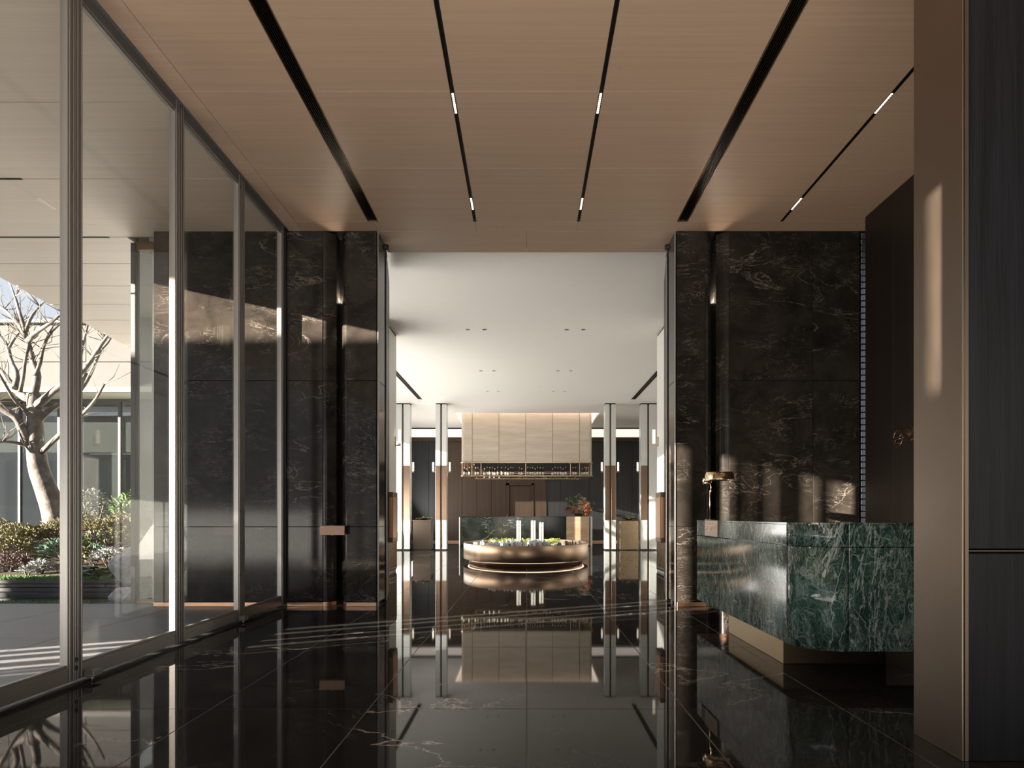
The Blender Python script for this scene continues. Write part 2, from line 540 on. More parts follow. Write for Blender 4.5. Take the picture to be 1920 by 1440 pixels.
# ceiling of the lobby: oak panels with vents and light tracks between them
cl = struct('ceiling', label='oak veneer panelled lobby ceiling', cat='ceiling')
obj('deck', B().box(-2.88, -4, 4.60, 5.0, WB, 4.95), M['slot'], cl)
rows = [7.87 - 1.21 * k for k in range(11)][::-1]
cols = [(-2.88, -2.713), (-2.710, -1.863), (-1.740, -.624), (-.588, .590), (.624, 1.762), (1.888, 2.972), (3.004, 3.95)]
for (a, b) in cols:
    for j in range(len(rows) - 1):
        c, d = max(rows[j], -4), rows[j + 1]
        if d - c > .05:
            tile_at('panel', cl, M['veneer'], a, c + .0015, CEIL, b, d - .0015, CEIL + .05, .0015)
for (a, b) in ((-2.88, -2.713), (-2.710, -1.802), (-1.799, -.607), (-.604, .604), (.607, 1.799), (1.802, 2.985), (2.988, 4.2)):
    tile_at('panel', cl, M['veneer'], a, 7.8715, CEIL, b, 8.135, CEIL + .05, .0015)
for (a, b) in ((-1.82, .0), (.002, 1.82)):
    tile_at('panel', cl, M['veneer'], a, 8.138, CEIL, b, WB, CEIL + .13, .0015)

# air vents with slats, let into the ceiling
def vent(xc, label):
    v = thing('ceiling_vent', label, 'air vent', (xc, 2.0, CEIL), 'slot vents in the oak ceiling')
    w = .0605
    fr = B()
    fr.box(xc - w, -3.9, CEIL - .004, xc - w + .007, 7.868, CEIL + .045).box(xc + w - .007, -3.9, CEIL - .004, xc + w, 7.868, CEIL + .045)
    fr.box(xc - w, 7.860, CEIL - .004, xc + w, 7.868, CEIL + .045)
    obj('frame', fr, M['brass_dull'], v)
    obj('backing', B().box(xc - w, -3.9, CEIL + .045, xc + w, 7.868, CEIL + .05), M['slot'], v)
    for k in range(6):
        x = xc - .042 + k * .0168
        obj('slat', B().box(x - .0022, -3.9, CEIL + .002, x + .0022, 7.86, CEIL + .03), M['bronze_deep'], v)
vent(-1.80, 'long black slatted air vent in the oak ceiling beside the glass doors')
vent(1.825, 'long black slatted air vent in the oak ceiling towards the reception counter')

def light_track(xc, label):
    v = thing('light_track', label, 'light track', (xc, 2.0, CEIL), 'recessed light tracks')
    w = .0135
    tr = B()
    tr.box(xc - w - .001, -3.9, CEIL + .03, xc + w + .001, 7.868, CEIL + .045)
    tr.box(xc - w - .0015, -3.9, CEIL - .002, xc - w + .002, 7.868, CEIL + .04).box(xc + w - .002, -3.9, CEIL - .002, xc + w + .0015, 7.868, CEIL + .04)
    tr.box(xc - w, 7.862, CEIL - .002, xc + w, 7.868, CEIL + .04)
    obj('channel', tr, M['black'], v)
    for y0 in (7.29, 5.48, 3.67, 1.86):
        md = obj('lamp_module', B().box(xc - .0115, y0, CEIL + .004, xc + .0115, y0 + .28, CEIL + .03), M['black'], v)
        b = B()
        for k in range(10):
            b.lathe([(.0095, -.004), (.0095, .004)], (xc, y0 + .014 + .028 * k, CEIL + .004), 10)
        obj('led_lens', b, M['led'], md)
        if y0 > 5: lamp('track_spot', 'SPOT', (xc, y0 + .14, CEIL - .03), (0, 0, -1), 14, (1, .84, .66), spot_size=math.radians(70), spot_blend=.8, shadow_soft_size=.05)
light_track(-.606, 'thin black light track with small LEDs over the walkway, the one nearer the glass doors')
light_track(.607, 'thin black light track with small LEDs over the walkway, the one nearer the counter')
light_track(2.988, 'thin black light track with small LEDs above the reception counter')

# black marble walls on both sides of the opening
ROWS = [(.052, .964), (.967, 2.738), (2.741, CEIL)]
def marble_wall(name, label, spans, groove, reveal, sgn):
    w = struct(name, label=label, cat='wall')
    for (a, b) in spans:
        for (z0, z1) in ROWS:
            tile_at('slab', w, M['wall_marble'], a + .001, WZ, z0, b - .001, WZ + .04, z1, .003)
        obj('base_trim', B().cbox(a, WZ - .012, .0, b, WZ + .01, .05, .003), M['copper'], w)
    x0, x1 = min(s[0] for s in spans), max(s[1] for s in spans)
    g0, s0, s1, g1 = groove
    core = B().box(x0, WZ + .04, 0, g0, WK, CEIL).box(g1, WZ + .04, 0, x1, WK, CEIL).box(g0, WZ + .26, 0, g1, WK, CEIL)
    obj('core', core, M['slot'], w)
    for (a, b) in ((g0, s0), (g1, s1)):
        poly = []
        for k in range(13):
            s = k / 12
            poly.append((a + (b - a) * s, WZ + .006 + .095 * (1 - math.cos(s * PI / 2))))
        poly += [(b, WZ + .26), (a, WZ + .26)]
        for (z0, z1) in ROWS:
            obj('flute', B().prism(poly, z0, z1, 0, False), M['wall_marble'], w)
        obj('base_trim', B().prism([(px, py - .004) for px, py in poly], 0, .05), M['copper'], w)
    # reveal of the opening and its thin metal edge
    for (z0, z1) in ROWS:
        tile_at('reveal_slab', w, M['wall_marble'], min(reveal, reveal - sgn * .02), WZ + .041, z0, max(reveal, reveal - sgn * .02), WK, z1, .002)
    obj('edge_trim', B().cbox(min(reveal, reveal - sgn * .012) + .004 * sgn, WZ - .008, 0, max(reveal, reveal - sgn * .012) + .004 * sgn, WZ + .03, CEIL, .002), M['alu'], w)
    return w
marble_wall('wall_left', 'tall black marble wall between the glass doors and the opening',
            [(-4.526, -2.475), (-2.184, -1.822)], (-2.475, -2.335, -2.265, -2.184), -1.80, 1)
wr = marble_wall('wall_centre_right', 'tall black marble wall behind the green reception counter',
            [(1.822, 2.164), (2.462, 3.471), (3.473, 4.04)], (2.164, 2.26, 2.326, 2.462), 1.80, -1)
# ribbed light strip at the end of that wall
b = B()
for k in range(60):
    z = .03 + k * .075
    b.cbox(4.045, WZ - .03, z, 4.125, WZ + .03, z + .066, .006)
tag(obj('ribbed_strip', b, brushed('ribbed_steel', (.42, .44, .47), .3, (1, 1, 1)), wr), kind=None)
obj('end_core', B().box(4.04, WZ + .035, 0, 5.0, WK, CEIL), M['blackwood'], wr)

# small uplights hidden in the grooves; an added fill lamp behind the counter
for gx in (-2.30, 2.293):
    lamp('groove_uplight', 'AREA', (gx, WZ + .225, 3.75), (0, -.15, 1), 5, (1, .86, .70), shape='RECTANGLE', size=.05, size_y=.06)
lamp('counter_fill', 'AREA', (3.0, 6.3, .12), (0, 0.1, 1), 34, (1, .86, .70), shape='RECTANGLE', size=.8, size_y=1.5)

# copper plate across the groove of the left wall
hp = thing('copper_bracket', 'flat copper plate bridging the groove in the black marble wall', 'bracket', (-2.33, WZ, .85))
obj('plate', B().cbox(-2.478, 8.02, .868, -2.176, 8.036, .983, .003), M['copper_matt'], hp)
obj('mount', B().cbox(-2.345, 8.036, .89, -2.255, WZ + .3, .96, .003), M['bronze'], hp)
for dz in (.866, .985):
    obj('rivet', B().lathe([(.012, -.004), (.012, .004)], (-2.325, 8.03, dz), 12), M['alu'], hp)

# dark wall on the right with vertical boards and the metal sign
wrt = struct('wall_right', label='dark brown timber wall with a metal emblem beside the counter', cat='wall')
obj('core', B().box(3.935, 2.95, 0, 4.3, 7.74, CEIL), M['slot'], wrt)
yb = 2.96
while yb < 7.7:
    ye = min(yb + .60, 7.75)
    tile_at('board', wrt, M['darkwood'], 3.91, yb + .001, .02, 3.936, ye - .001, CEIL, .002)
    yb = ye
lg = thing('wall_emblem', 'round thin metal emblem with two hooks on the dark timber wall', 'sign', (3.90, 7.05, 1.91))
def ring_pts(cy, cz, ry, rz, a0, a1, n):
    return [(3.900, cy - ry * math.cos(math.radians(a0 + (a1 - a0) * k / n)), cz + rz * math.sin(math.radians(a0 + (a1 - a0) * k / n))) for k in range(n + 1)]
cy, cz = 7.05, PZ(822, 7.05)
obj('ring_arc', B().tube(ring_pts(cy, cz, .083, .085, 8, 172, 28), .0032, 6), M['copper'], lg)
obj('ring_arc', B().tube(ring_pts(cy, cz, .083, .085, 188, 352, 28), .0032, 6), M['copper'], lg)
obj('hook', B().tube([(3.9, cy + .06, cz + .010), (3.9, cy, cz + .012), (3.9, cy - .035, cz + .016), (3.9, cy - .048, cz + .030), (3.9, cy - .043, cz + .055)], .0032, 6), M['copper'], lg)
obj('hook', B().tube([(3.9, cy - .06, cz - .004), (3.9, cy + .02, cz - .010), (3.9, cy + .044, cz - .016), (3.9, cy + .05, cz - .034), (3.9, cy + .036, cz - .052), (3.9, cy - .035, cz - .052)], .0032, 6), M['copper'], lg)
obj('dot', B().tube([(3.893, cy - .098, cz - .002), (3.909, cy - .098, cz - .002)], .005, 8), M['copper'], lg)
ls = thing('wall_lettering', 'small metal characters beside the round emblem on the timber wall', 'sign', (3.9, 6.8, 1.9))
def letters(name, body, size, y, z, parent, m, x=3.9035):
    me = text_mesh(name, body, size, m)
    o = place(name, me, parent, (x - parent.location.x, y - parent.location.y, z - parent.location.z), FACE_LEFT)
    return o
letters('characters', '\u4e2d\u6d77', .088, 6.825, cz + .040, ls, M['copper'])
letters('small_letters', 'HE', .040, 6.79, cz - .035, ls, M['copper'])

# near wall on the right: bronze end and black oak panels
NZ = 3.0
wn = struct('wall_near_right', label='near wall end of brushed bronze and black oak panels', cat='wall')
xb, xc = PX(1805, NZ), PX(1814, NZ)
NB = xb * FPX / (1713 - CX)          # the bronze reveal runs back to here
obj('core', B().box(xb + .03, NZ + .03, 0, 4.2, NB - .003, CEIL), M['slot'], wn)
obj('bronze_reveal', B().cbox(xb, NZ + .002, 0, xb + .03, NB, CEIL, .002), M['pylon'], wn)
obj('bead', B().tube([(xb + .009, NZ + .004, 0), (xb + .009, NZ + .004, CEIL)], .0035, 8), M['bronze_deep'], wn)
obj('back_face', B().box(xb + .03, NB - .003, 0, 4.2, NB, CEIL), M['blackwood'], wn)
zj = PZ(1033, NZ)
tile_at('oak_panel', wn, M['blackwood'], xc, NZ + .004, .0, 4.2, NZ + .03, zj - .011, .003)
tile_at('oak_panel', wn, M['blackwood'], xc, NZ + .004, zj + .009, 4.2, NZ + .03, CEIL, .003)
obj('joint_bead', B().cbox(xc, NZ + .012, zj - .004, 4.2, NZ + .03, zj + .003, .001), M['bronze'], wn)
wq = struct('wall_side_right', B().box(3.95, -4, 0, 4.2, NZ, CEIL), M['blackwood'], 'black oak side wall behind the viewpoint', 'wall')

# ------------------------------------------------------------------ glass doors along the left
ZG0, ZG1 = .03, 4.60
bounds = [8.10, 6.905, 5.675, 4.36, 3.05, 1.75, .45, -.85, -2.15, -3.45]
def glass_door(n, y1, y0, cat_label):
    d = struct('window_%d' % n, label=cat_label, cat='glass door', loc=(XW, (y0 + y1) / 2, 0))
    s = .068
    for (a, b_) in ((y0 + .004, y0 + .004 + s), (y1 - .004 - s, y1 - .004)):
        st = B().cbox(XW - .026, a, ZG0, XW + .026, b_, ZG1, .003)
        # raised fins of the profile
        st.cbox(XW + .026, a + .010, ZG0, XW + .034, a + .022, ZG1, .002).cbox(XW + .026, b_ - .022, ZG0, XW + .034, b_ - .010, ZG1, .002)
        obj('stile', st, M['alu'], d)
    obj('gasket', B().box(XW - .02, y0 - .006, ZG0, XW + .02, y0 + .006, ZG1), M['alu_gap'], d)
    lo = B().cbox(XW - .026, y0 + s, ZG0, XW + .026, y1 - s, ZG0 + .095, .003).cbox(XW - .012, y0 + s, ZG0 + .095, XW + .018, y1 - s, ZG0 + .112, .002)
    obj('rail', lo, M['alu'], d)
    hi = B().cbox(XW - .026, y0 + s, ZG1 - .105, XW + .026, y1 - s, ZG1, .003).cbox(XW - .012, y0 + s, ZG1 - .122, XW + .018, y1 - s, ZG1 - .105, .002)
    obj('rail', hi, M['alu'], d)
    obj('pane', B().box(XW - .006, y0 + s - .006, ZG0 + .1, XW + .004, y1 - s + .006, ZG1 - .1), M['glass'], d)
    return d
dl = ['glass door next to the black marble wall', 'second glass door from the black marble wall', 'third glass door from the black marble wall',
      'fourth glass door from the black marble wall', 'fifth glass door from the marble wall, out of view', 'sixth glass door from the marble wall, out of view',
      'seventh glass door from the marble wall, out of view', 'eighth glass door from the marble wall, out of view', 'ninth glass door from the marble wall, out of view']
doors = []
for k in range(len(bounds) - 1):
    doors.append(glass_door(k + 1, bounds[k], bounds[k + 1], dl[k]))
b = B()
for zz in (.50, 1.15, 4.46):
    b.tube([(XW + .033, 6.905 - .052, zz), (XW + .037, 6.905 - .052, zz)], .011, 10)
obj('screw', b, M['black'], doors[1])
b = B()
for zz in (.11, .165):
    b.tube([(XW + .02, 4.36, zz), (XW + .037, 4.36, zz)], .014, 10)
obj('screw', b, M['black'], doors[2])
# sill channel and head channel
tr = struct('trim_1', B().box(XW - .045, -4, 0.0, XW + .045, 8.13, .012), M['black'], 'black sill channel under the glass doors', 'channel')
tr = struct('trim_2', B().box(XW - .06, -4, ZG1 + .004, -2.88, 8.14, 4.95).box(XW - .06, 8.105, .012, XW + .05, 8.14, ZG1), M['black'], 'black head channel over the glass doors', 'channel')
def door_stop(y, label):
    t = thing('door_stop', label, 'door stop', (XW + .06, y, 0), 'foot blocks of the glass doors')
    obj('block', B().cbox(XW + .032, y - .04, .034, XW + .10, y + .055, .078, .004), M['alu'], t)
    obj('foot', B().tube([(XW + .066, y + .005, 0), (XW + .066, y + .005, .036)], .010, 10), M['alu'], t)
door_stop(4.47, 'small aluminium block at the foot of the widest door joint')
door_stop(6.85, 'small aluminium block at the foot of the glass door by the marble wall')

# ------------------------------------------------------------------ roof edge outside and its soffit
ET = lambda y: -7.62 + .13 * (9.7 - y)       # line of the eave
so = struct('ceiling_outside', label='pale panelled soffit of the roof over the terrace', cat='soffit')
seams = [-4.6, -3.3, -2.0, -.75, .52, 1.79, 3.06, 4.33, 5.60, 6.87, 8.31, 9.18, 10.07, 10.96, 11.83, 12.70, 13.57, 14.44, 15.3, 16.2, 17.1, 18.0, 20.0, 22.0, 24.0, 26.0, 28.0]
for k in range(len(seams) - 1):
    a, c = seams[k] + .008, seams[k + 1] - .008
    xr = -3.02 if c < 8.5 else -4.95
    obj('panel', B().prism([(ET(a), a), (xr, a), (xr, c), (ET(c), c)], CEIL, CEIL + .03), M['soffit'], so)
for ys_ in (6.87, 8.31):
    obj('slot', B().box(-9.5 if ys_ > 7 else -8.0, ys_ - .018, CEIL - .002, -5.17, ys_ + .018, CEIL + .002), M['slot'], so)
obj('roof_deck', B().prism([(ET(-4.6), -4.6), (-2.9, -4.6), (-2.9, 8.4), (ET(8.4), 8.4)], CEIL + .031, CEIL + .34).prism([(ET(8.4), 8.4), (-4.95, 8.4), (-4.95, 28), (ET(28), 28)], CEIL + .031, CEIL + .34), M['fascia'], so)
rf = struct('roof', B().box(-2.9, -4.6, 4.96, 5.2, 28.3, 5.3).box(-5.0, 8.4, 4.96, -2.9, 28.3, 5.3), M['fascia'], 'flat roof over lobby and far room', 'roof')
# ================================================================== THE FAR ROOM
wl = struct('window_10', label='side glazing of the far room beyond the marble wall', cat='glazing')
GX = -4.93
obj('corner_post', B().cbox(GX - .03, 8.40, 0, GX + .03, 8.50, 4.52, .004), M['dark_metal'], wl)
obj('head_rail', B().cbox(GX, 8.42, 4.44, -4.53, 8.50, 4.54, .003), M['bronze'], wl)
obj('sill_rail', B().cbox(GX, 8.42, 0, -4.53, 8.50, .04, .003), M['bronze'], wl)
obj('pane', B().box(GX + .03, 8.44, .04, -4.53, 8.452, 4.44), M['glass'], wl)
obj('jamb', B().cbox(-4.78, 8.56, .02, -4.70, 8.64, 4.5, .004), M['lacquer'], wl)
obj('jamb', B().cbox(-4.64, 8.50, .02, -4.53, 8.60, 4.5, .004), plain('pale_green_frame', (.55, .62, .53), .4), wl)
for k in range(9):
    y = 10.6 + 2.15 * k
    obj('mullion', B().cbox(GX - .03, y - .03, 0, GX + .03, y + .03, CEIL2, .004), M['bronze'], wl)
    obj('pane', B().box(GX - .006, (8.50 if k == 0 else y - 2.12), .03, GX + .006, y - .03, CEIL2 - .03), M['far_glass'], wl)

# ceiling with the recess for the hanging canopy
cl2 = struct('ceiling_far', label='white plaster ceiling of the far room', cat='ceiling')
HX, HY0, HY1 = 2.54, 23.36, 26.5
obj('plaster', B().box(-4.95, WB + .001, CEIL2, 5.1, HY0, CEIL2 + .1).box(-4.95, HY0, CEIL2, -HX, HY1, CEIL2 + .1)
    .box(HX, HY0, CEIL2, 5.1, HY1, CEIL2 + .1).box(-4.95, HY1, CEIL2, 5.1, 27.25, CEIL2 + .1), M['ceil_white'], cl2)
rl = obj('light_recess', B().box(-HX - .02, HY0 - .02, CEIL2 + .1, -HX, HY1, 4.94).box(HX, HY0 - .02, CEIL2 + .1, HX + .02, HY1, 4.94)
    .box(-HX, HY1, CEIL2 + .1, HX, HY1 + .02, 4.94).box(-HX, HY0 - .02, CEIL2 + .1, HX, HY0, 4.94).box(-HX, HY0, 4.94, HX, HY1, 4.95), M['recess'], cl2)
# cove in front of the back wall
cv = thing('cove_light', 'long warm cove light along the top of the back wall', 'light', (0, 27.9, 4.4))
obj('diffuser', B().cbox(-4.9, 27.86, 4.36, 5.0, 27.95, 4.70, .004), M['cove'], cv)
obj('bracket', B().box(-4.9, 27.95, 4.36, 5.0, 27.99, 4.70), M['white'], cv)

# back wall of timber panels and a door
bw = struct('wall_back', label='dark timber back wall with walnut panels around a door', cat='wall')
obj('core', B().box(-5.0, 28.03, 0, 5.1, 28.3, 4.95), M['slot'], bw)
obj('top_band', B().cbox(-4.9, 27.80, 4.20, 5.0, 28.03, 4.355, .004), M['brownwood'], bw)
def panels(x0, x1, w, m, y=28.0, z1=4.2):
    n = max(1, round((x1 - x0) / w)); w = (x1 - x0) / n
    for k in range(n):
        tile_at('panel', bw, m, x0 + k * w + .004, y, .07, x0 + (k + 1) * w - .004, y + .03, z1, .004)
panels(-4.9, -3.30, .8, M['greywood'])
panels(-3.30, -.86, .61, M['brownwood'], 27.96)
panels(.30, .83, .53, M['brownwood'], 27.96)
tile_at('panel', bw, M['brownwood'], -.856, 27.96, 2.45, .296, 27.99, 4.2, .004)
panels(.83, 5.0, .6, M['greywood'])
obj('base_trim', B().cbox(-4.9, 27.94, 0, -.86, 28.0, .066, .004).cbox(.30, 27.94, 0, 5.0, 28.0, .066, .004), M['copper'], bw)
dr = struct('door_1', label='brown timber door in the walnut back wall', cat='door', loc=(-.28, 27.97, 0))
obj('frame', B().cbox(-.856, 27.92, 0, -.72, 28.02, 2.45, .005).cbox(.20, 27.92, 0, .296, 28.02, 2.45, .005).cbox(-.856, 27.92, 2.36, .296, 28.02, 2.45, .005), M['brownwood'], dr)
obj('leaf', B().cbox(-.71, 27.985, .01, .19, 28.03, 2.35, .004), M['brownwood'], dr)
obj('knob', B().lathe([(.0, -.03), (.03, -.02), (.035, 0), (.03, .02), (0, .03)], (-.79, 27.90, 1.12), 12), M['alu'], dr)

wr2 = struct('wall_far_right', B().box(5.0, WB, 0, 5.1, 28.1, CEIL2), M['white'], 'white side wall of the far room', 'wall')

# white piers behind the opening, with bronze grilles low down
def pier(s, name, label):
    p = struct(name, label=label, cat='pier')
    X = lambda a: s * a
    def bx(b, x0, y0, z0, x1, y1, z1, c=.003):
        return b.cbox(min(X(x0), X(x1)), y0, z0, max(X(x0), X(x1)), y1, z1, c)
    obj('shaft', bx(B(), 2.60, 12.1, 0, 3.3, 13.36, CEIL2), M['white'], p)
    obj('facing', bx(B(), 2.585, 12.15, .98, 2.60, 13.30, CEIL2 - .04), M['white'], p)
    obj('shadow_gap', bx(B(), 2.594, 12.15, CEIL2 - .04, 2.60, 13.30, CEIL2 - .005), M['slot'], p)
    obj('lower_panel', bx(B(), 2.585, 12.15, .04, 2.60, 13.36, .97), M['bronze'], p)
    gr = obj('grille_frame', bx(bx(bx(bx(B(), 2.57, 12.25, .07, 2.585, 13.3, .11), 2.57, 12.25, .86, 2.585, 13.3, .90), 2.57, 12.25, .11, 2.585, 12.30, .86), 2.57, 13.25, .11, 2.585, 13.3, .86), M['alu'], p)
    for k in range(24):
        z = .125 + k * .0305
        obj('grille_bar', bx(B(), 2.572, 12.30, z, 2.584, 13.25, z + .017, .003), M['brass_dull'], p)
pier(-1, 'wall_pier_left', 'white pier behind the opening on the garden side')
pier(1, 'wall_pier_right', 'white pier behind the opening on the counter side')

# pivot doors standing open in the opening
def pivot_door(s, label):
    d = thing('pivot_door', label, 'door', (s * 1.84, 8.6, 0), 'open pivot doors')
    poly = [(s * 1.888, 8.60), (s * 1.795, 8.60), (s * 1.990, 9.72), (s * 2.083, 9.72)]
    obj('leaf', B().prism(poly, .012, 4.49), M['black'], d)
    obj('edge_strip', B().prism([(s * 1.800, 8.592), (s * 1.790, 8.592), (s * 1.815, 8.74), (s * 1.825, 8.74)], .012, 4.49), M['alu'], d)
    obj('pivot_rod', B().tube([(s * 1.803, 8.56, 4.44), (s * 1.803, 8.56, CEIL - .03)], .011, 8), M['black'], d)
    obj('pivot_cap', B().lathe([(.040, 0), (.043, .012), (.043, .045), (.040, .05)], (s * 1.803, 8.56, CEIL - .0505), 20), M['black'], d)
    obj('pivot_arm', B().cbox(min(s * 1.83, s * 1.79), 8.545, 4.425, max(s * 1.83, s * 1.79), 8.63, 4.45, .003), M['black'], d)
    X = lambda a, b_: (min(s * a, s * b_), max(s * a, s * b_))
    x0, x1 = X(1.90, 1.800)
    h = obj('pull_handle', B().cbox(x0, 9.02, .74, x1, 9.36, 1.42, .004), M['bronze'], d)
    x0, x1 = X(1.853, 1.803)
    obj('copper_plate', B().cbox(x0, 9.008, .80, x1, 9.022, 1.35, .003), M['copper'], h)
    x0, x1 = X(1.801, 1.796)
    obj('copper_plate', B().cbox(x0, 9.03, .80, x1, 9.35, 1.35, .002), M['copper'], h)
    return d
pivot_door(-1, 'open dark pivot door with copper pull beside the left jamb of the opening')
pivot_door(1, 'open dark pivot door with copper pull beside the right jamb of the opening')

# paired white columns with bronze middles
def column(x0, x1, wide, label):
    """two slender posts; 'wide' names the post that stays white over its full height"""
    Y0 = 21.35
    c = thing('paired_column', label, 'column', ((x0 + x1) / 2, Y0 + .15, 0), 'white columns of the far room')
    z1, z2 = PZ(975, Y0), PZ(873, Y0)
    g = (x0 + x1) / 2 if wide is None else wide[0]
    posts = [(x0, g - .028), (g + .028, x1)]
    obj('slot_core', B().box(g - .03, Y0 + .10, 0, g + .03, Y0 + .24, CEIL2 - .03), M['bronze'], c)
    obj('shadow_cap', B().box(x0 + .01, Y0 + .01, CEIL2 - .035, x1 - .01, Y0 + .33, CEIL2), M['slot'], c)
    obj('plinth', B().box(x0 + .006, Y0 + .006, 0, x1 - .006, Y0 + .33, .035), M['black'], c)
    for i, (a, b_) in enumerate(posts):
        if wide is not None and wide[1] == i:
            obj('post', B().cbox(a, Y0, .035, b_, Y0 + .34, CEIL2 - .035, .006), M['lacquer'], c)
            continue
        obj('post', B().cbox(a, Y0, z2, b_, Y0 + .34, CEIL2 - .035, .006), M['lacquer'], c)
        obj('bronze_sleeve', B().cbox(a + .004, Y0 + .006, z1, b_ - .004, Y0 + .334, z2, .004), M['copper_dark'], c)
        obj('white_fin', B().cbox((a - .004 if a == x0 else b_ - .05), Y0 + .02, z1, (a + .05 if a == x0 else b_ + .004), Y0 + .34, z2, .004), M['lacquer'], c)
        q = obj('base', B().cbox(a, Y0 - .004, .035, b_, Y0 + .34, z1, .006), M['lacquer'], c)
        obj('brass_inlay', B().cbox((b_ - .014 if a == x0 else a), Y0 - .008, .06, (b_ if a == x0 else a + .014), Y0 + .0, z1 - .01, .002), M['brass'], q)
    return c
M['copper_dark'] = brushed('aged_copper', (.34, .23, .165), .30, (12, 12, 1), 1.0, .1)
Yc = 21.35
XA0, XA1, XAg = PX(738, Yc), PX(768.5, Yc), PX(755, Yc)
XB0, XB1 = PX(816.5, Yc), PX(837.5, Yc)
column(XA0, XA1, (XAg, 0), 'white paired column farthest towards the garden side of the far room')
column(XB0, XB1, None, 'white paired column just left of the hanging canopy')
column(PX(1134.3, Yc), PX(1154.8, Yc), None, 'white paired column just right of the hanging canopy')
column(PX(1201.6, Yc), PX(1232, Yc), (PX(1215.5, Yc), 1), 'white paired column farthest towards the right of the far room')

# wall lamps: a brass arm holding a glowing glass tube
def sconce(x, y, z, s, label, k=1.0):
    """s: side on which the tube stands away from the column face at x"""
    t = thing('wall_sconce', label, 'wall lamp', (x, y, z), 'tube sconces of the far room')
    o = s * .085 * k
    obj('arm', B().cbox(min(x, x + o + s * .022), y - .018, z - .025 * k, max(x, x + o + s * .022), y + .018, z, .003), M['brass'], t)
    obj('backplate', B().cbox(min(x, x + s * .012), y - .03, z - .03 * k, max(x, x + s * .012), y + .03, z + .16 * k, .003), M['brass'], t)
    tb = obj('glass_tube', B().lathe([(.026 * k, 0), (.028 * k, .01), (.028 * k, .285 * k), (.024 * k, .295 * k)], (x + o, y, z), 14), M['tube'], t)
    obj('tube_ring', B().lathe([(.031 * k, 0), (.031 * k, .02 * k)], (x + o, y, z + .001), 14), M['brass'], tb)
ys_ = Yc + .10
zs = PZ(884, ys_)
sconce(XA1 + .001, ys_, zs, 1, 'glowing tube sconce on the farthest left column')
sconce(XB0 - .001, ys_, zs, -1, 'glowing tube sconce on the outer side of the column left of the canopy')
sconce(XB1 + .001, ys_, zs, 1, 'glowing tube sconce between the canopy and the column left of it')
sconce(PX(1134.3, Yc) - .001, ys_, zs, -1, 'glowing tube sconce between the canopy and the column right of it')
sconce(PX(1154.8, Yc) + .001, ys_, zs, 1, 'glowing tube sconce on the outer side of the column right of the canopy')
sconce(PX(1201.6, Yc) - .001, ys_, zs, -1, 'glowing tube sconce on the farthest right column')
for s, lab in ((-1, 'larger tube sconce on the white pier by the garden side'), (1, 'larger tube sconce on the white pier by the counter side')):
    sconce(s * 2.584, 13.18, PZ(834, 13.18), -s, lab, 1.0)

# downlights and slot vents in the white ceiling
rows3 = [(12.89, 'nearest row'), (16.56, 'middle row'), (19.3, 'farthest row')]
cols3 = [(-1.13, 'outer left'), (-.81, 'inner left'), (.77, 'inner right'), (1.09, 'outer right')]
def downlight(x, y, lab, r=.05):
    t = thing('downlight', lab, 'downlight', (x, y, CEIL2), 'recessed downlights in the white ceiling')
    obj('trim_ring', B().lathe([(r, 0), (r, -.006), (r * .84, -.006), (r * .84, 0)], (x, y, CEIL2 - .0005), 20, cap=False), M['white'], t)
    obj('lamp_face', B().lathe([(r * .84, -.003), (r * .84, .0)], (x, y, CEIL2 - .0005), 20), M['black'], t)
    obj('reflector', B().lathe([(r * .42, -.006), (r * .42, -.003)], (x + r * .2, y, CEIL2 - .0005), 14), M['alu'], t)
for y, rl_ in rows3:
    for x, cl_ in cols3:
        downlight(x, y, 'small %s downlight in the %s of the white ceiling' % (cl_, rl_))
downlight(-3.36, 21.0, 'tiny downlight between the two left columns', .035)
downlight(3.30, 21.0, 'tiny downlight between the two right columns', .035)
for s, lab in ((-1, 'black slot vent in the white ceiling before the left columns'), (1, 'black slot vent in the white ceiling before the right columns')):
    t = thing('slot_vent', lab, 'air vent', (s * 3.27, 17.5, CEIL2), 'slot vents in the white ceiling')
    x = s * 3.27
    obj('backing', B().box(x - .06, 13.6, CEIL2 - .004, x + .06, 20.6, CEIL2), M['slot'], t)
    for q in (-.055, .0, .055):
        obj('slat', B().cbox(x + q - .006, 13.6, CEIL2 - .012, x + q + .006, 20.6, CEIL2 - .004, .001), M['bronze'], t)

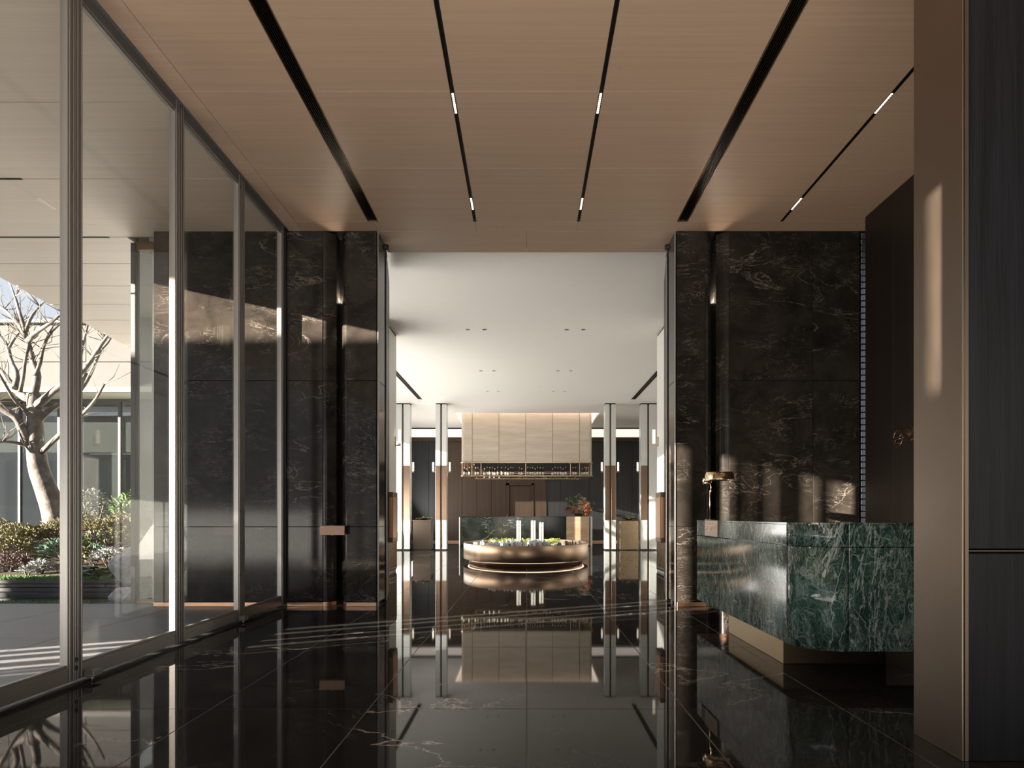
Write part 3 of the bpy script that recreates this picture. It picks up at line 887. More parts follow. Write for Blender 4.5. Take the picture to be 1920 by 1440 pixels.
# pedestals with leaf dishes
def pedestal(px0, px1, m, label, dish_label):
    Y0 = 21.4
    x0, x1 = PX(px0, Y0), PX(px1, Y0); zt = PZ(975, Y0)
    t = thing('pedestal', label, 'pedestal', ((x0 + x1) / 2, Y0 + .3, 0), 'pedestals between the columns')
    obj('body', B().cbox(x0, Y0, .02, x1, Y0 + .58, zt - .03, .006), m, t)
    obj('top', B().cbox(x0 - .01, Y0 - .01, zt - .03, x1 + .01, Y0 + .59, zt, .005), M['bronze'], t)
    obj('plinth', B().box(x0 + .03, Y0 + .03, 0, x1 - .03, Y0 + .55, .02), M['black'], t)
    xc = (x0 + x1) / 2 + (.02 if px0 < 900 else .03)
    d = thing('leaf_dish', dish_label, 'dish', (xc, Y0 + .3, zt), 'green leaf dishes')
    obj('saucer', B().lathe([(.06, 0), (.10, .012), (.24, .045), (.27, .062), (.25, .060), (.10, .026), (0, .022)], (xc, Y0 + .3, zt + .001), 28, 1, .62), M['leaf_dark'], d, )
    b = B()
    for k in range(70):
        a = R.uniform(0, 2 * PI); rr = R.uniform(.02, .24)
        b.leaf((xc + rr * math.cos(a), Y0 + .3 + rr * .6 * math.sin(a), zt + .04), (R.uniform(-1, 1), R.uniform(-1, 1), R.uniform(.05, .5)), .04, R.uniform(.06, .12))
    obj('leaves', b, M['leaf_lime'], d, False)
M['leaf_lime'] = leafmat('lime_leaf', (.20, .27, .03), (.42, .45, .09))
M['leaf_dark'] = plain('dark_dish_glaze', (.02, .022, .018), .3)
pedestal(773.5, 808, M['bronze_deep'], 'dark bronze pedestal between the two left columns', 'low dish of green leaves on the dark bronze pedestal')
pedestal(1162, 1197, M['brass'], 'bright brass pedestal between the two right columns', 'low dish of green leaves on the bright brass pedestal')

# ------------------------------------------------------------------ bar counter and flowers
bar = thing('bar_counter', 'long black marble bar counter with a glowing stone end', 'bar', (0, 24.8, 0))
BY = 24.3
bx0, bx1, bx2, bx3 = PX(861, BY), PX(1062, BY), PX(1105, BY), PX(1110.5, BY)
zt = PZ(968, BY)
n = 5
for k in range(n):
    a, c = bx0 + .03 + (bx1 - bx0 - .03) * k / n, bx0 + .03 + (bx1 - bx0 - .03) * (k + 1) / n
    tile_at('front_slab', bar, M['bar_marble'], a + .002 - 0, BY, .05, c - .002, BY + .05, zt - .03, .003).location -= Vector(bar.location)
obj('lit_edge', B().cbox(bx0, BY - .01, .0, bx0 + .03, BY + .8, zt - .03, .004), M['lacquer'], bar)  # marble edge; its lit look is put in as white lacquer
obj('carcass', B().box(bx0 + .03, BY + .05, 0, bx1, BY + .75, zt - .03), M['black'], bar)
obj('stone_block', B().cbox(bx1 + .002, BY - .02, .03, bx2, BY + .8, zt - .012, .006), M['onyx_block'], bar)
obj('lit_edge', B().cbox(bx2 + .04, BY - .01, 0, bx3, BY + .8, zt - .012, .004), M['lacquer'], bar)  # right marble edge, painted white for the light on it
obj('worktop', B().cbox(bx0 - .01, BY - .02, zt - .028, bx1 - .004, BY + .82, zt, .004), M['bar_marble'], bar)
fx, fy = PX(1085, BY + .4), BY + .4
bowl = thing('flower_bowl', 'dark round bowl on the stone end of the bar', 'bowl', (fx, fy, zt))
obj('bowl_body', B().lathe([(.09, 0), (.12, .01), (.22, .09), (.27, .19), (.255, .19), (.20, .10), (.08, .03), (0, .03)], (fx, fy, zt - .010), 28), plain('glazed_dark_bowl', (.05, .05, .048), .15), bowl)
fl_ = thing('flower_arrangement', 'autumn flower arrangement in orange, cream and green in the dark bowl', 'flowers', (fx, fy, zt + .15))
def blob_leaves(b, c, r, n, size, mi=0, flat=1.0):
    for k in range(n):
        d = Vector((R.gauss(0, 1), R.gauss(0, 1), R.gauss(0, 1) * flat))
        if d.length < 1e-3: continue
        d.normalize()
        p = Vector(c) + Vector((d.x * r[0], d.y * r[1], d.z * r[2])) * R.uniform(.55, 1)
        b.leaf(p, d + Vector((R.uniform(-.8, .8), R.uniform(-.8, .8), R.uniform(-.4, .9))), size * R.uniform(.4, .7), size * R.uniform(.7, 1.3), mi)
    return b
fm = dict(cream=leafmat('cream_petals', (.62, .48, .36), (.80, .72, .60)), orange=leafmat('orange_petals', (.55, .13, .03), (.70, .28, .08)),
          rust=leafmat('rust_leaves', (.20, .06, .03), (.42, .18, .08)), green=leafmat('sage_leaves', (.10, .14, .07), (.26, .30, .19)))
for nm, mm, cs in (('cream_blossoms', 'cream', [(.08, -.1, .30), (.20, -.08, .20), (.02, -.12, .12), (.28, 0, .30), (.12, 0, .44)]),
                   ('orange_blossoms', 'orange', [(-.16, -.12, .12), (.18, -.15, .10), (.33, -.05, .12), (.22, -.1, .34)]),
                   ('rust_foliage', 'rust', [(-.36, 0, .08), (.30, 0, .06), (.05, .05, .15)]),
                   ('green_foliage', 'green', [(-.25, 0, .34), (-.33, .02, .45), (-.12, 0, .46), (-.28, 0, .22), (.02, 0, .55)])):
    b = B()
    for c in cs:
        blob_leaves(b, (fx + c[0], fy + c[1], zt + .12 + c[2]), (.13, .13, .11), 60, .09)
    obj(nm, b, fm[mm], fl_, False)
b = B()
for k in range(9):
    a = R.uniform(.2, PI - .2); l = R.uniform(.5, .75)
    b.tube([(fx, fy, zt + .12), (fx + math.cos(a) * l * .6, fy - .03, zt + .12 + math.sin(a) * l * .7), (fx + math.cos(a) * l, fy, zt + .12 + math.sin(a) * l * .82)], .004, 5)
obj('twigs', b, M['bronze'], fl_)

# ------------------------------------------------------------------ hanging canopy with the bottle rack
CY0, CY1 = 23.65, 25.75
cxh = 2.30
z_bot, z_mid = PZ(893, CY0), PZ(868, CY0)
can = thing('hanging_canopy', 'big beige stone clad canopy with a brass bottle rack hanging over the bar', 'canopy', (0, 24.7, 4.9))
rc = .10
def rrect(hx, y0, y1, r, n=6):
    pts = []
    for (cx_, cy_, a0) in ((hx - r, y1 - r, 0), (-hx + r, y1 - r, 90), (-hx + r, y0 + r, 180), (hx - r, y0 + r, 270)):
        for k in range(n + 1):
            a = math.radians(a0 + 90 * k / n)
            pts.append((cx_ + r * math.cos(a), cy_ + r * math.sin(a)))
    return pts
obj('core', B().prism(rrect(cxh - .03, CY0 + .03, CY1 - .03, rc), z_mid + .02, 4.90), M['white'], can)
xj = [-cxh + .0, PX(885.5, CY0), PX(935.5, CY0), PX(985.7, CY0), PX(1036, CY0), PX(1086.5, CY0), cxh]
for k in range(6):
    a, c = xj[k], xj[k + 1]
    if k in (0, 5):
        s = -1 if k == 0 else 1
        e = c if k == 0 else a
        # split in two convex strips
        obj('stone_panel', B().prism([(e + s * .006, CY0), (s * (cxh - rc), CY0), (s * (cxh - rc), CY0 + .03), (e + s * .006, CY0 + .03)], z_mid + .02, 4.86), M['onyx'], can)
        arc = [(s * (cxh - rc + rc * math.sin(math.radians(90 * q / 8))), CY0 + rc - rc * math.cos(math.radians(90 * q / 8))) for q in range(9)]
        ins = [(s * (cxh - rc + (rc - .03) * math.sin(math.radians(90 * q / 8))), CY0 + rc - (rc - .03) * math.cos(math.radians(90 * q / 8))) for q in range(9)]
        obj('corner_panel', B().prism(arc + ins[::-1], z_mid + .02, 4.86), M['onyx'], can)
    else:
        tile_at('stone_panel', can, M['onyx'], a + .006, CY0, z_mid + .02, c - .006, CY0 + .03, 4.86, .003).location -= Vector(can.location)
for x in xj[1:-1]:
    obj('joint_strip', B().cbox(x - .009, CY0 - .006, z_mid + .02, x + .009, CY0 + .02, 4.83, .002), M['brass_dull'], can)
for s in (-1, 1):
    for k in range(4):
        a = CY0 + rc + (CY1 - CY0 - rc) * k / 4
        c = CY0 + rc + (CY1 - CY0 - rc) * (k + 1) / 4
        x0, x1 = min(s * cxh, s * (cxh - .03)), max(s * cxh, s * (cxh - .03))
        tile_at('stone_panel', can, M['onyx'], x0, a + .004, z_mid + .02, x1, c - .004, 4.86, .003).location -= Vector(can.location)
# rack: two rounded rings of brass with posts, shelves along the sides
rk = .06
def ring(b, hx, y0, y1, r, w, z0, z1):
    o_ = rrect(hx, y0, y1, r); i_ = rrect(hx - w, y0 + w, y1 - w, max(r - w, .01))
    n = len(o_); st = len(b.v)
    for (pp, zz) in ((o_, z0), (o_, z1), (i_, z1), (i_, z0)):
        b.v += [(x, y, zz) for x, y in pp]
    for lay in range(4):
        l2 = (lay + 1) % 4
        for k in range(n):
            k2 = (k + 1) % n
            b.face([st + lay * n + k, st + lay * n + k2, st + l2 * n + k2, st + l2 * n + k])
    return b
RX = cxh + .045
obj('upper_ring', ring(B(), RX, CY0 - .05, CY1 + .05, .12, .36, z_mid - .005, z_mid + .022), M['brass'], can)
obj('lower_ring', ring(B(), RX, CY0 - .05, CY1 + .05, .12, .36, z_bot, z_bot + .022), M['brass'], can)
obj('inner_rail', ring(B(), RX - .36, CY0 + .31, CY1 - .31, .03, .02, z_bot + .10, z_bot + .115), M['brass'], can)
obj('guard_rail', ring(B(), RX - .02, CY0 - .03, CY1 + .03, .10, .008, z_bot + .14, z_bot + .148), M['brass'], can)
for px in (866, 885, 902, 985.7, 1069.5, 1086.5, 1107):
    x = PX(px, CY0)
    for y in (CY0 - .035, CY1 + .02):
        if abs(x) > cxh - .08: x = math.copysign(cxh - .02, x); 
        obj('rack_post', B().cbox(x - .013, y, z_bot + .022, x + .013, y + .026, z_mid - .004, .003), M['brass'], can)
for s in (-1, 1):
    for y in (24.3, 25.0):
        obj('rack_post', B().cbox(s * (RX - .03) - .012, y, z_bot + .022, s * (RX - .03) + .012, y + .024, z_mid - .004, .003), M['brass'], can)
obj('inner_box', B().box(-cxh + .42, CY0 + .55, z_bot + .2, cxh - .42, CY1 - .55, z_mid + .02), M['darkwood'], can)

# bottles standing on the rack
bt_mats = [plain('bottle_glass', (.014, .011, .008), .08), plain('bottle_label', (.70, .64, .54), .6), plain('bottle_cap', (.62, .55, .46), .35)]
def bottle_mesh(h, r, cap):
    b = B()
    zl0, zl1 = h * .14, h * .42
    b.lathe([(r * .9, 0), (r, .006), (r, zl0)], (0, 0, 0), 12, cap=True)
    b.lathe([(r * 1.02, zl0), (r * 1.02, zl1)], (0, 0, 0), 12, mi=1, cap=False)
    b.lathe([(r, zl1), (r, h * .55), (r * .8, h * .63), (r * .36, h * .72), (r * .34, h * .88)], (0, 0, 0), 12, cap=False)
    b.lathe([(r * .40, h * .86), (r * .42, h * .99), (r * .36, h)], (0, 0, 0), 12, mi=cap)
    return mesh_of('bottle', b, bt_mats)
bm_ = [bottle_mesh(.305, .038, 2), bottle_mesh(.29, .042, 2), bottle_mesh(.26, .046, 2), bottle_mesh(.315, .036, 2), bottle_mesh(.22, .044, 2)]
front = [205, 230, 265, 345, 372, 455, 487, 520, 552, 582, 618, 668, 715, 748, 780, 808, 885, 915, 990, 1022, 1052, 1083, 1112, 1145, 1182, 1298, 1330, 1365, 1400, 1430, 1460, 1555, 1585, 1668, 1695, 1725]
for i, q in enumerate(front):
    x = PX(840 + q / 6.62, CY0 + .09)
    o = place('bottle', bm_[(0, 0, 1, 3, 0, 2, 4)[(i * 5 + i // 4) % 7]], None, (x, CY0 + .09 + R.uniform(-.02, .02), z_bot + .0222), (0, 0, R.uniform(0, 6)))
    tag(o, 'dark bottle with a pale label on the front of the hanging brass rack', 'bottle', 'bottles on the front of the hanging rack')
back = [455, 520, 575, 640, 745, 770, 880, 912, 945, 980, 1060, 1090, 1195, 1225, 1275, 1335, 1365, 1390]
for i, q in enumerate(back):
    x = PX(840 + q / 6.62, CY1 - .1)
    o = place('bottle', bm_[(i * 3) % 5], None, (x, CY1 - .06, z_bot + .0222), (0, 0, R.uniform(0, 6)))
    tag(o, 'dark bottle glimpsed low at the rear of the hanging brass rack', 'bottle', 'bottles at the rear of the hanging rack')

# ------------------------------------------------------------------ oval model table
TX, TY, TA, TB = PX(986, 16.2), 16.22, 1.49, 2.2
ZR, ZB_ = .463, .10
tb = thing('model_table', 'low oval copper table carrying a scale model of a city', 'model table', (TX, TY, 0))
def oval(b, prof, k=96, mi=0):
    """profile of (inset from the rim, z) around the oval"""
    st = len(b.v)
    for (ins, z) in prof:
        for q in range(k):
            t = 2 * PI * q / k
            b.v.append((TX + (TA - ins) * math.cos(t), TY + (TB - ins) * math.sin(t), z))
    for i in range(len(prof) - 1):
        for q in range(k):
            q2 = (q + 1) % k
            b.face([st + i * k + q, st + i * k + q2, st + (i + 1) * k + q2, st + (i + 1) * k + q], mi, True)
    return b, st, k
b, st, k = oval(B(), [(.10, .375), (.03, .375), (.03, ZR), (.004, ZR), (0, ZR - .004), (0, ZB_ + .004), (.004, ZB_), (.14, ZB_)])
b.s = [False if (i // 96) in (0, 1, 2, 6) else True for i in range(len(b.s))]
obj('drum', b, M['drum'], tb)
b, st, k = oval(B(), [(.135, ZB_), (.135, .006), (.16, .006)])
obj('plinth', b, M['copper'], tb)
b, st, k = oval(B(), [(.10, ZB_ - .012), (.125, ZB_ - .012), (.125, ZB_ - .001), (.10, ZB_ - .001), (.10, ZB_ - .012)])
obj('led_strip', b, M['underglow'], tb)
b, st, k = oval(B(), [(.035, .37), (.035, .385)])
b.face([st + 96 + q for q in range(96)])
board = obj('model_board', b, plain('model_ground', (.30, .32, .27), .6, 0, .3, .4, 7), tb)
b = B()
b.prism([(TX + .35 + .55 * math.cos(t * PI / 10) , TY - .55 + .42 * math.sin(t * PI / 10)) for t in range(20)], .386, .390)
b.prism([(TX + .9 + .30 * math.cos(t * PI / 10), TY + .35 + .55 * math.sin(t * PI / 10)) for t in range(20)], .386, .3905)
obj('model_lake', b, plain('model_water', (.03, .12, .11), .08), board)
mb_m = [plain('model_acrylic_grey', (.42, .45, .50), .2), plain('model_acrylic_pale', (.62, .64, .66), .25), plain('model_acrylic_dark', (.10, .11, .12), .2)]
mcache = {}
def inside(x, y, k=.90): return ((x - TX) / TA) ** 2 + ((y - TY) / TB) ** 2 < k
cnt = 0
def model_building(x, y, w, d, h, m, sub=None):
    key = (round(w, 2), round(d, 2), round(h, 2), m.name)
    if key not in mcache:
        w2, d2 = key[0] / 2, key[1] / 2
        bb = B().cbox(-w2, -d2, 0, w2, d2, key[2], .003).cbox(-w2 * .5, -d2 * .5, key[2], w2 * .5, d2 * .5, key[2] + .012, .002)
        mcache[key] = mesh_of('model_building', bb, m)
    o = place('model_building', mcache[key], tb, (x - TX, y - TY, .386))
for k in range(1400):
    if cnt >= 190: break
    x, y = R.uniform(TX - TA, TX + TA), R.uniform(TY - TB, TY + TB)
    if not inside(x, y, .86): continue
    front_band = y < TY - .55
    if not front_band and R.random() < .72: continue
    if x > TX + .55 and R.random() < .8: continue
    h = R.choice((.06, .08, .10, .12, .13)) + (.03 if (x - TX) ** 2 < .2 else 0)
    if not front_band: h = min(h, .08)
    model_building(x, y, R.choice((.04, .05, .06)), R.choice((.04, .06)), h, mb_m[R.choice((0, 0, 1, 1, 2))])
    cnt += 1
for q in (1460, 1490, 1515, 1540, 1578):
    model_building(PX(840 + q / 6.62, 15.4), 15.3, .04, .04, R.choice((.11, .14)), mb_m[2])
tw_m = plain('model_tower_white', (.78, .76, .68), .35)
for q0, top in ((880, 372), (1060, 372), (1160, 395)):
    yy = 15.7
    x = PX(840 + q0 / 6.62, yy); zt_ = PZ(920 + top / 6.62, yy)
    t = obj('model_tower', B().cbox(x - .055, yy - .04, .386, x - .004, yy + .04, zt_, .004).cbox(x + .006, yy - .03, .386, x + .050, yy + .05, zt_ + .003, .004).cbox(x - .03, yy - .0, zt_, x - .02, yy + .01, zt_ + .018, .001), tw_m, tb)
    obj('tower_fin', B().box(x - .003, yy - .03, .386, x + .005, yy + .04, zt_ - .02), M['brass'], t)
b = B()
for q, w_ in ((575, 60), (740, 40), (800, 50), (960, 50), (1020, 40), (1240, 40), (1290, 50), (1350, 40), (690, 40)):
    for j in range(26):
        x = PX(840 + (q + R.uniform(-w_, w_)) / 6.62, 16.6)
        y = 16.6 + R.uniform(-.25, .25)
        c = (x, y, .42 + R.uniform(0, .09))
        blob_leaves(b, c, (.03, .03, .03), 9, .035)
obj('model_trees', b, leafmat('model_tree_lime', (.36, .42, .05), (.66, .66, .14)), tb, False)

# ------------------------------------------------------------------ reception counter
ctr = thing('reception_counter', 'cantilevered reception counter clad in green marble with white veins', 'counter', (2.4, 5.6, 0))
KX, KY0, KY1, KR = 1.86, 4.50, 7.33, .30
KT, KS, KB = 1.052, .890, .188
arc = [(KX + KR - KR * math.cos(math.radians(90 * q / 10)), KY0 + KR - KR * math.sin(math.radians(90 * q / 10))) for q in range(11)]
xe = 3.62
for (z0, z1, nm, ins) in ((KB, KS - .004, 'marble_slab', 0.0), (KS, KT - .012, 'marble_band', .0)):
    x0 = KX + ins
    obj(nm, B().cbox(x0, KY0 + KR + .002, z0, x0 + .6, KY1, z1, .003), M['green_marble'], ctr)
    pc = [(KX + KR - (KR - ins) * math.cos(math.radians(90 * q / 12)), KY0 + KR - (KR - ins) * math.sin(math.radians(90 * q / 12))) for q in range(13)]
    bb = B().prism(pc + [(KX + KR, KY0 + KR)], z0, z1)
    for i in range(len(bb.s)):
        if i >= 2 and i < 14: bb.s[i] = True
    obj('corner_slab', bb, M['green_marble'], ctr)
    seam = PX(1640, KY0)
    obj(nm, B().cbox(KX + KR + .002, KY0 + ins, z0, seam - .001, KY0 + .6, z1, .003), M['green_marble'], ctr)
    obj(nm, B().cbox(seam + .001, KY0 + ins, z0, xe, KY0 + .6, z1, .003), M['green_marble'], ctr)
pt_ = [(KX, KY1), (KX, KY0 + KR)] + arc[1:] + [(xe, KY0), (xe, KY0 + .6), (KX + .6, KY0 + .6), (KX + .6, KY1)]
obj('worktop', B().prism(pt_, KT - .011, KT), M['green_marble'], ctr)
PYF = 4.985
obj('plinth', B().cbox(1.905, PYF, 0, 2.672, 6.33, KB - .001, .003), M['brass_dull'], ctr)
sg = thing('counter_sign', 'small bronze sign plate with raised lettering on the green counter', 'sign', (KX, 6.75, .9))
obj('plate', B().cbox(KX - .014, 6.50, KS + .002, KX - .001, 6.955, KT + .002, .002), M['pylon'], sg)
obj('return', B().cbox(KX - .010, 6.957, KS + .002, KX - .001, 7.10, KT - .002, .002), plain('dark_red_bronze', (.030, .009, .005), .55), sg)
o = place('lettering', text_mesh('lettering', 'RECEPTION', .072, M['copper'], .002), sg, (-.0145, -.02, .975 - .9), FACE_LEFT)

# brass reading lamp on the counter
LX, LY = PX(1331, 7.10), 7.10
lp = thing('desk_lamp', 'slim brass reading lamp with a barrel shade on the green counter', 'lamp', (LX, LY, KT))
px_ = lambda x: PX(x, LY)
pz_ = lambda y: PZ(y, LY)
obj('base', B().lathe([(.05, 0), (.05, .008), (.045, .012), (.008, .014)], (LX, LY, KT), 24), M['brass'], lp)
obj('pole', B().tube([(LX, LY, KT + .01), (LX, LY, pz_(921))], .0055, 10), M['brass'], lp)
obj('joint', B().tube([(LX - .004, LY - .005, pz_(921)), (LX + .022, LY - .005, pz_(921))], .010, 10), M['brass'], lp)
obj('neck', B().tube([(LX + .008, LY, pz_(921)), (LX + .012, LY, pz_(914)), (LX + .006, LY, pz_(908)), (LX - .010, LY, pz_(905.5)), (LX - .055, LY, pz_(905.5))], .0052, 10), M['brass'], lp)
obj('elbow', B().tube([(px_(1319), LY, pz_(908)), (px_(1319), LY, pz_(896.5))], .0062, 10), M['brass'], lp)
obj('arm', B().tube([(px_(1319), LY, pz_(899)), (px_(1328), LY, pz_(899))], .0045, 10), M['brass'], lp)
def shade():
    b = B(); n = 14
    # barrel vault open below; the near end swings a little towards the camera
    x0, x1 = px_(1327.5), px_(1369.5)
    prof = [(.085 * math.cos(PI * k / n), .085 * math.sin(PI * k / n) * 1.12) for k in range(n + 1)]
    zb = pz_(901.5)
    for (x, yo, zo, r) in ((x0, 0.05, 0, 1), (x1, -.05, .012, 1)):
        for (u, w_) in prof: b.v.append((x, LY + yo + u * r, zb + zo * 0 + w_ * r))
        for (u, w_) in prof: b.v.append((x, LY + yo + u * (r - .03), zb + zo * 0 + w_ * (r - .03)))
    m = n + 1
    for k in range(n):
        b.face([k, k + 1, 2 * m + k + 1, 2 * m + k], 0, True)
        b.face([m + k, 3 * m + k, 3 * m + k + 1, m + k + 1], 1, True)
    for s in (0, 2 * m):
        b.face([s + k for k in range(m)] if s else [s + k for k in range(m)][::-1], 0)
    b.face([0, 2 * m, 3 * m, m], 0); b.face([n, m + n, 3 * m + n, 2 * m + n], 0)
    return b
obj('shade', shade(), [M['brass'], M['brass']], lp, False)
obj('pull_chain', B().tube([(px_(1334), LY, pz_(901)), (px_(1334), LY, pz_(906))], .002, 6), M['brass'], lp)
# ================================================================== OUTSIDE
# ground, pool, planting bed
gd = struct('ground', B().box(-70, -40, -.6, 60, 70, -.27), plain('earth', (.16, .15, .13), .9, 0, .1), 'earth beyond the buildings', 'ground')
SLZ = 9.55      # slate edge of the planting bed
pl = tag(obj('pool_water', B().box(-16, 8.56, -.12, -4.98, SLZ, -.03), plain('black_water', (.008, .009, .010), .03)), 'still black strip of water in front of the slate edge', 'water', None, 'structure')
tag(obj('pool_kerb', B().cbox(-16, 8.425, -.2, -4.98, 8.56, .004, .01), M['slate']), 'dark stone kerb between terrace and water', 'kerb', None, 'structure')
sl = thing('slate_edge', 'low edge of stacked black slate courses holding the planting bed', 'garden edge', (-9, SLZ, 0))
zc = -.1
for k in range(5):
    h = (.06, .055, .065, .05, .06)[k]
    x = -16.0 + R.uniform(-.5, 0)
    while x < -5.1:
        w_ = R.uniform(.9, 1.7)
        dy = R.uniform(-.012, .012)
        o = obj('slate_course', B().cbox(x, SLZ + dy, zc, min(x + w_ - .006, -5.05), SLZ + .3, zc + h - .007, .006), M['slate'], sl)
        x += w_
    zc += h
soil = B()
nx, ny = 24, 14
def soil_z(x, y): return .17 + .46 * min(1, max(0, (y - 9.8) / 4.2)) + .03 * math.sin(x * 1.7) * math.sin(y * 1.3)
for j in range(ny + 1):
    for i in range(nx + 1):
        x, y = -18 + 12.9 * i / nx, SLZ + .05 + 9.0 * j / ny
        soil.v.append((x, y, soil_z(x, y)))
for j in range(ny):
    for i in range(nx):
        a = j * (nx + 1) + i
        soil.face([a, a + 1, a + nx + 2, a + nx + 1], 0, True)
tag(obj('soil', soil, plain('bark_mulch', (.055, .042, .030), .95, 0, .1, .5, 12)), 'dark mulch of the planting bed', 'soil', None, 'stuff')
far_lawn = tag(obj('lawn', B().box(-40, 18.4, -.27, -5.05, 21.0, .02), leafmat('lawn_green', (.10, .14, .05), (.17, .20, .08), 3)), 'green ground in front of the pale building', 'lawn', None, 'structure')

LF = dict(
    yellow=leafmat('yellow_green_leaf', (0.094, 0.094, 0.037), (0.189, 0.168, 0.082)), olive=leafmat('olive_leaf', (0.074, 0.074, 0.033), (0.156, 0.135, 0.074)),
    green=leafmat('mid_green_leaf', (0.049, 0.090, 0.037), (0.139, 0.189, 0.082)), dark=leafmat('blue_green_leaf', (0.029, 0.061, 0.041), (0.082, 0.139, 0.098)),
    silver=leafmat('silver_leaf', (0.180, 0.193, 0.189), (0.328, 0.336, 0.328)), plum=leafmat('plum_leaf', (0.074, 0.041, 0.043), (0.164, 0.111, 0.107)),
    lime=leafmat('hosta_lime', (0.123, 0.139, 0.033), (0.246, 0.246, 0.090)), purple=leafmat('purple_petal', (0.213, 0.066, 0.213), (0.369, 0.164, 0.361)),
    grey=leafmat('grey_green_leaf', (0.131, 0.156, 0.123), (0.230, 0.254, 0.213)), bright=leafmat('bright_green_leaf', (0.041, 0.090, 0.021), (0.098, 0.172, 0.045)),
    grass=leafmat('grass_blade', (0.074, 0.164, 0.049), (0.164, 0.279, 0.107)), stem=plain('stem_brown', (.10, .075, .05), .8))
def shrub(px, py_top, Y, w, m, label, n=650, size=.085, name='shrub', flat=1.0, extra=None):
    """rounded shrub standing on the bed; its top reaches the given picture height"""
    x = PX(px, Y); z0 = soil_z(x, Y) - .02; zt = PZ(py_top, Y)
    h = max(.12, zt - z0)
    t = thing(name, label, 'shrub' if name == 'shrub' else 'plant', (x, Y, z0), 'plants of the garden bed')
    b = B()
    for k in range(6):
        a = R.uniform(0, 2 * PI)
        b.tube([(x, Y, z0 - .02), (x + math.cos(a) * w * .25, Y + math.sin(a) * w * .25, z0 + h * .4), (x + math.cos(a) * w * .4, Y + math.sin(a) * w * .4, z0 + h * .75)], [.014, .010, .004], 5)
    obj('stems', b, LF['stem'], t)
    b = B()
    for k in range(n):
        d = Vector((R.gauss(0, 1), R.gauss(0, 1), abs(R.gauss(0, 1)) * flat + R.uniform(-.3, .2)))
        d.normalize()
        q = R.uniform(.45, 1.0) ** .6
        lump = 1 + .16 * math.sin(d.x * 7 + px) * math.cos(d.y * 6 + d.z * 5)
        p = Vector((x + d.x * w * q * lump, Y + d.y * w * .8 * q * lump, z0 + h * .42 + d.z * h * .56 * q * lump))
        if p.z < z0: p.z = z0 + R.uniform(0, .05)
        b.leaf(p, d + Vector((R.uniform(-.9, .9), R.uniform(-.9, .9), R.uniform(-.2, 1.0))), size * R.uniform(.45, .7), size * R.uniform(.8, 1.3))
    obj('leaves', b, LF[m], t, False)
    if extra:
        b = B()
        for k in range(extra[1]):
            d = Vector((R.gauss(0, 1), -abs(R.gauss(0, 1)), abs(R.gauss(0, 1)))); d.normalize()
            c = (x + d.x * w * .9, Y + d.y * w * .75, z0 + h * .45 + d.z * h * .58)
            blob_leaves(b, c, (.03, .03, .03), 10, .05)
        obj('blossoms', b, LF[extra[0]], t, False)
    return t
back = [(-70, 968, 13.1, .75, 'yellow', 'yellow green shrub at the far left edge of the bed'), (-10, 975, 12.7, .68, 'olive', 'olive shrub left of the tree, at the picture edge'),
        (42, 984, 12.4, .62, 'yellow', 'big yellow green shrub left of the tree trunk'), (100, 982, 12.6, .55, 'yellow', 'yellow green shrub right in front of the trunk'),
        (150, 962, 13.0, .6, 'olive', 'olive shrub behind the purple flowers'), (196, 972, 12.6, .58, 'yellow', 'yellow olive shrub behind the boulder'),
        (238, 962, 13.1, .62, 'olive', 'olive shrub by the corner post of the glazing'), (-50, 1000, 11.6, .6, 'olive', 'lower olive shrub at the picture edge'),
        (15, 1008, 11.4, .55, 'yellow', 'lower yellow green shrub above the plum shrub')]
for (px, py, Y, w_, m, lab) in back:
    shrub(px, py, Y, w_, m, lab, 1500, .062)
shrub(172, 918, 14.6, .62, 'grey', 'misty grey green bush by the glass wall', 800, .07, flat=1.3)
shrub(246, 922, 14.0, .38, 'bright', 'bright green glossy bush beside the corner post', 420, .11, flat=1.5)
shrub(170, 1000, 11.5, .42, 'green', 'mid green shrub with purple flowers', 700, .075, extra=('purple', 22))
shrub(205, 1002, 11.6, .42, 'olive', 'small olive shrub between the purple flowers and the boulder', 700, .06)
shrub(120, 1012, 11.3, .40, 'dark', 'dark green shrub at the foot of the tree', 600, .075)
shrub(178, 1026, 10.9, .36, 'dark', 'blue green shrub under the purple flowers', 560, .08)
shrub(205, 1028, 10.6, .30, 'silver', 'silver leaved shrub beside the boulder', 620, .05)
shrub(18, 1042, 10.5, .42, 'plum', 'plum coloured shrub at the slate edge', 1100, .05)
shrub(-45, 1045, 10.5, .40, 'plum', 'second plum shrub at the picture edge', 700, .05)
shrub(78, 1052, 10.2, .20, 'silver', 'white silvery cushion plant in front of the trunk', 420, .05)
shrub(52, 1062, 10.1, .13, 'silver', 'small white silvery cushion plant beside the plum shrub', 200, .045)
shrub(150, 1030, 10.7, .22, 'yellow', 'small yellow leaved plant behind the dark hosta', 200, .10)

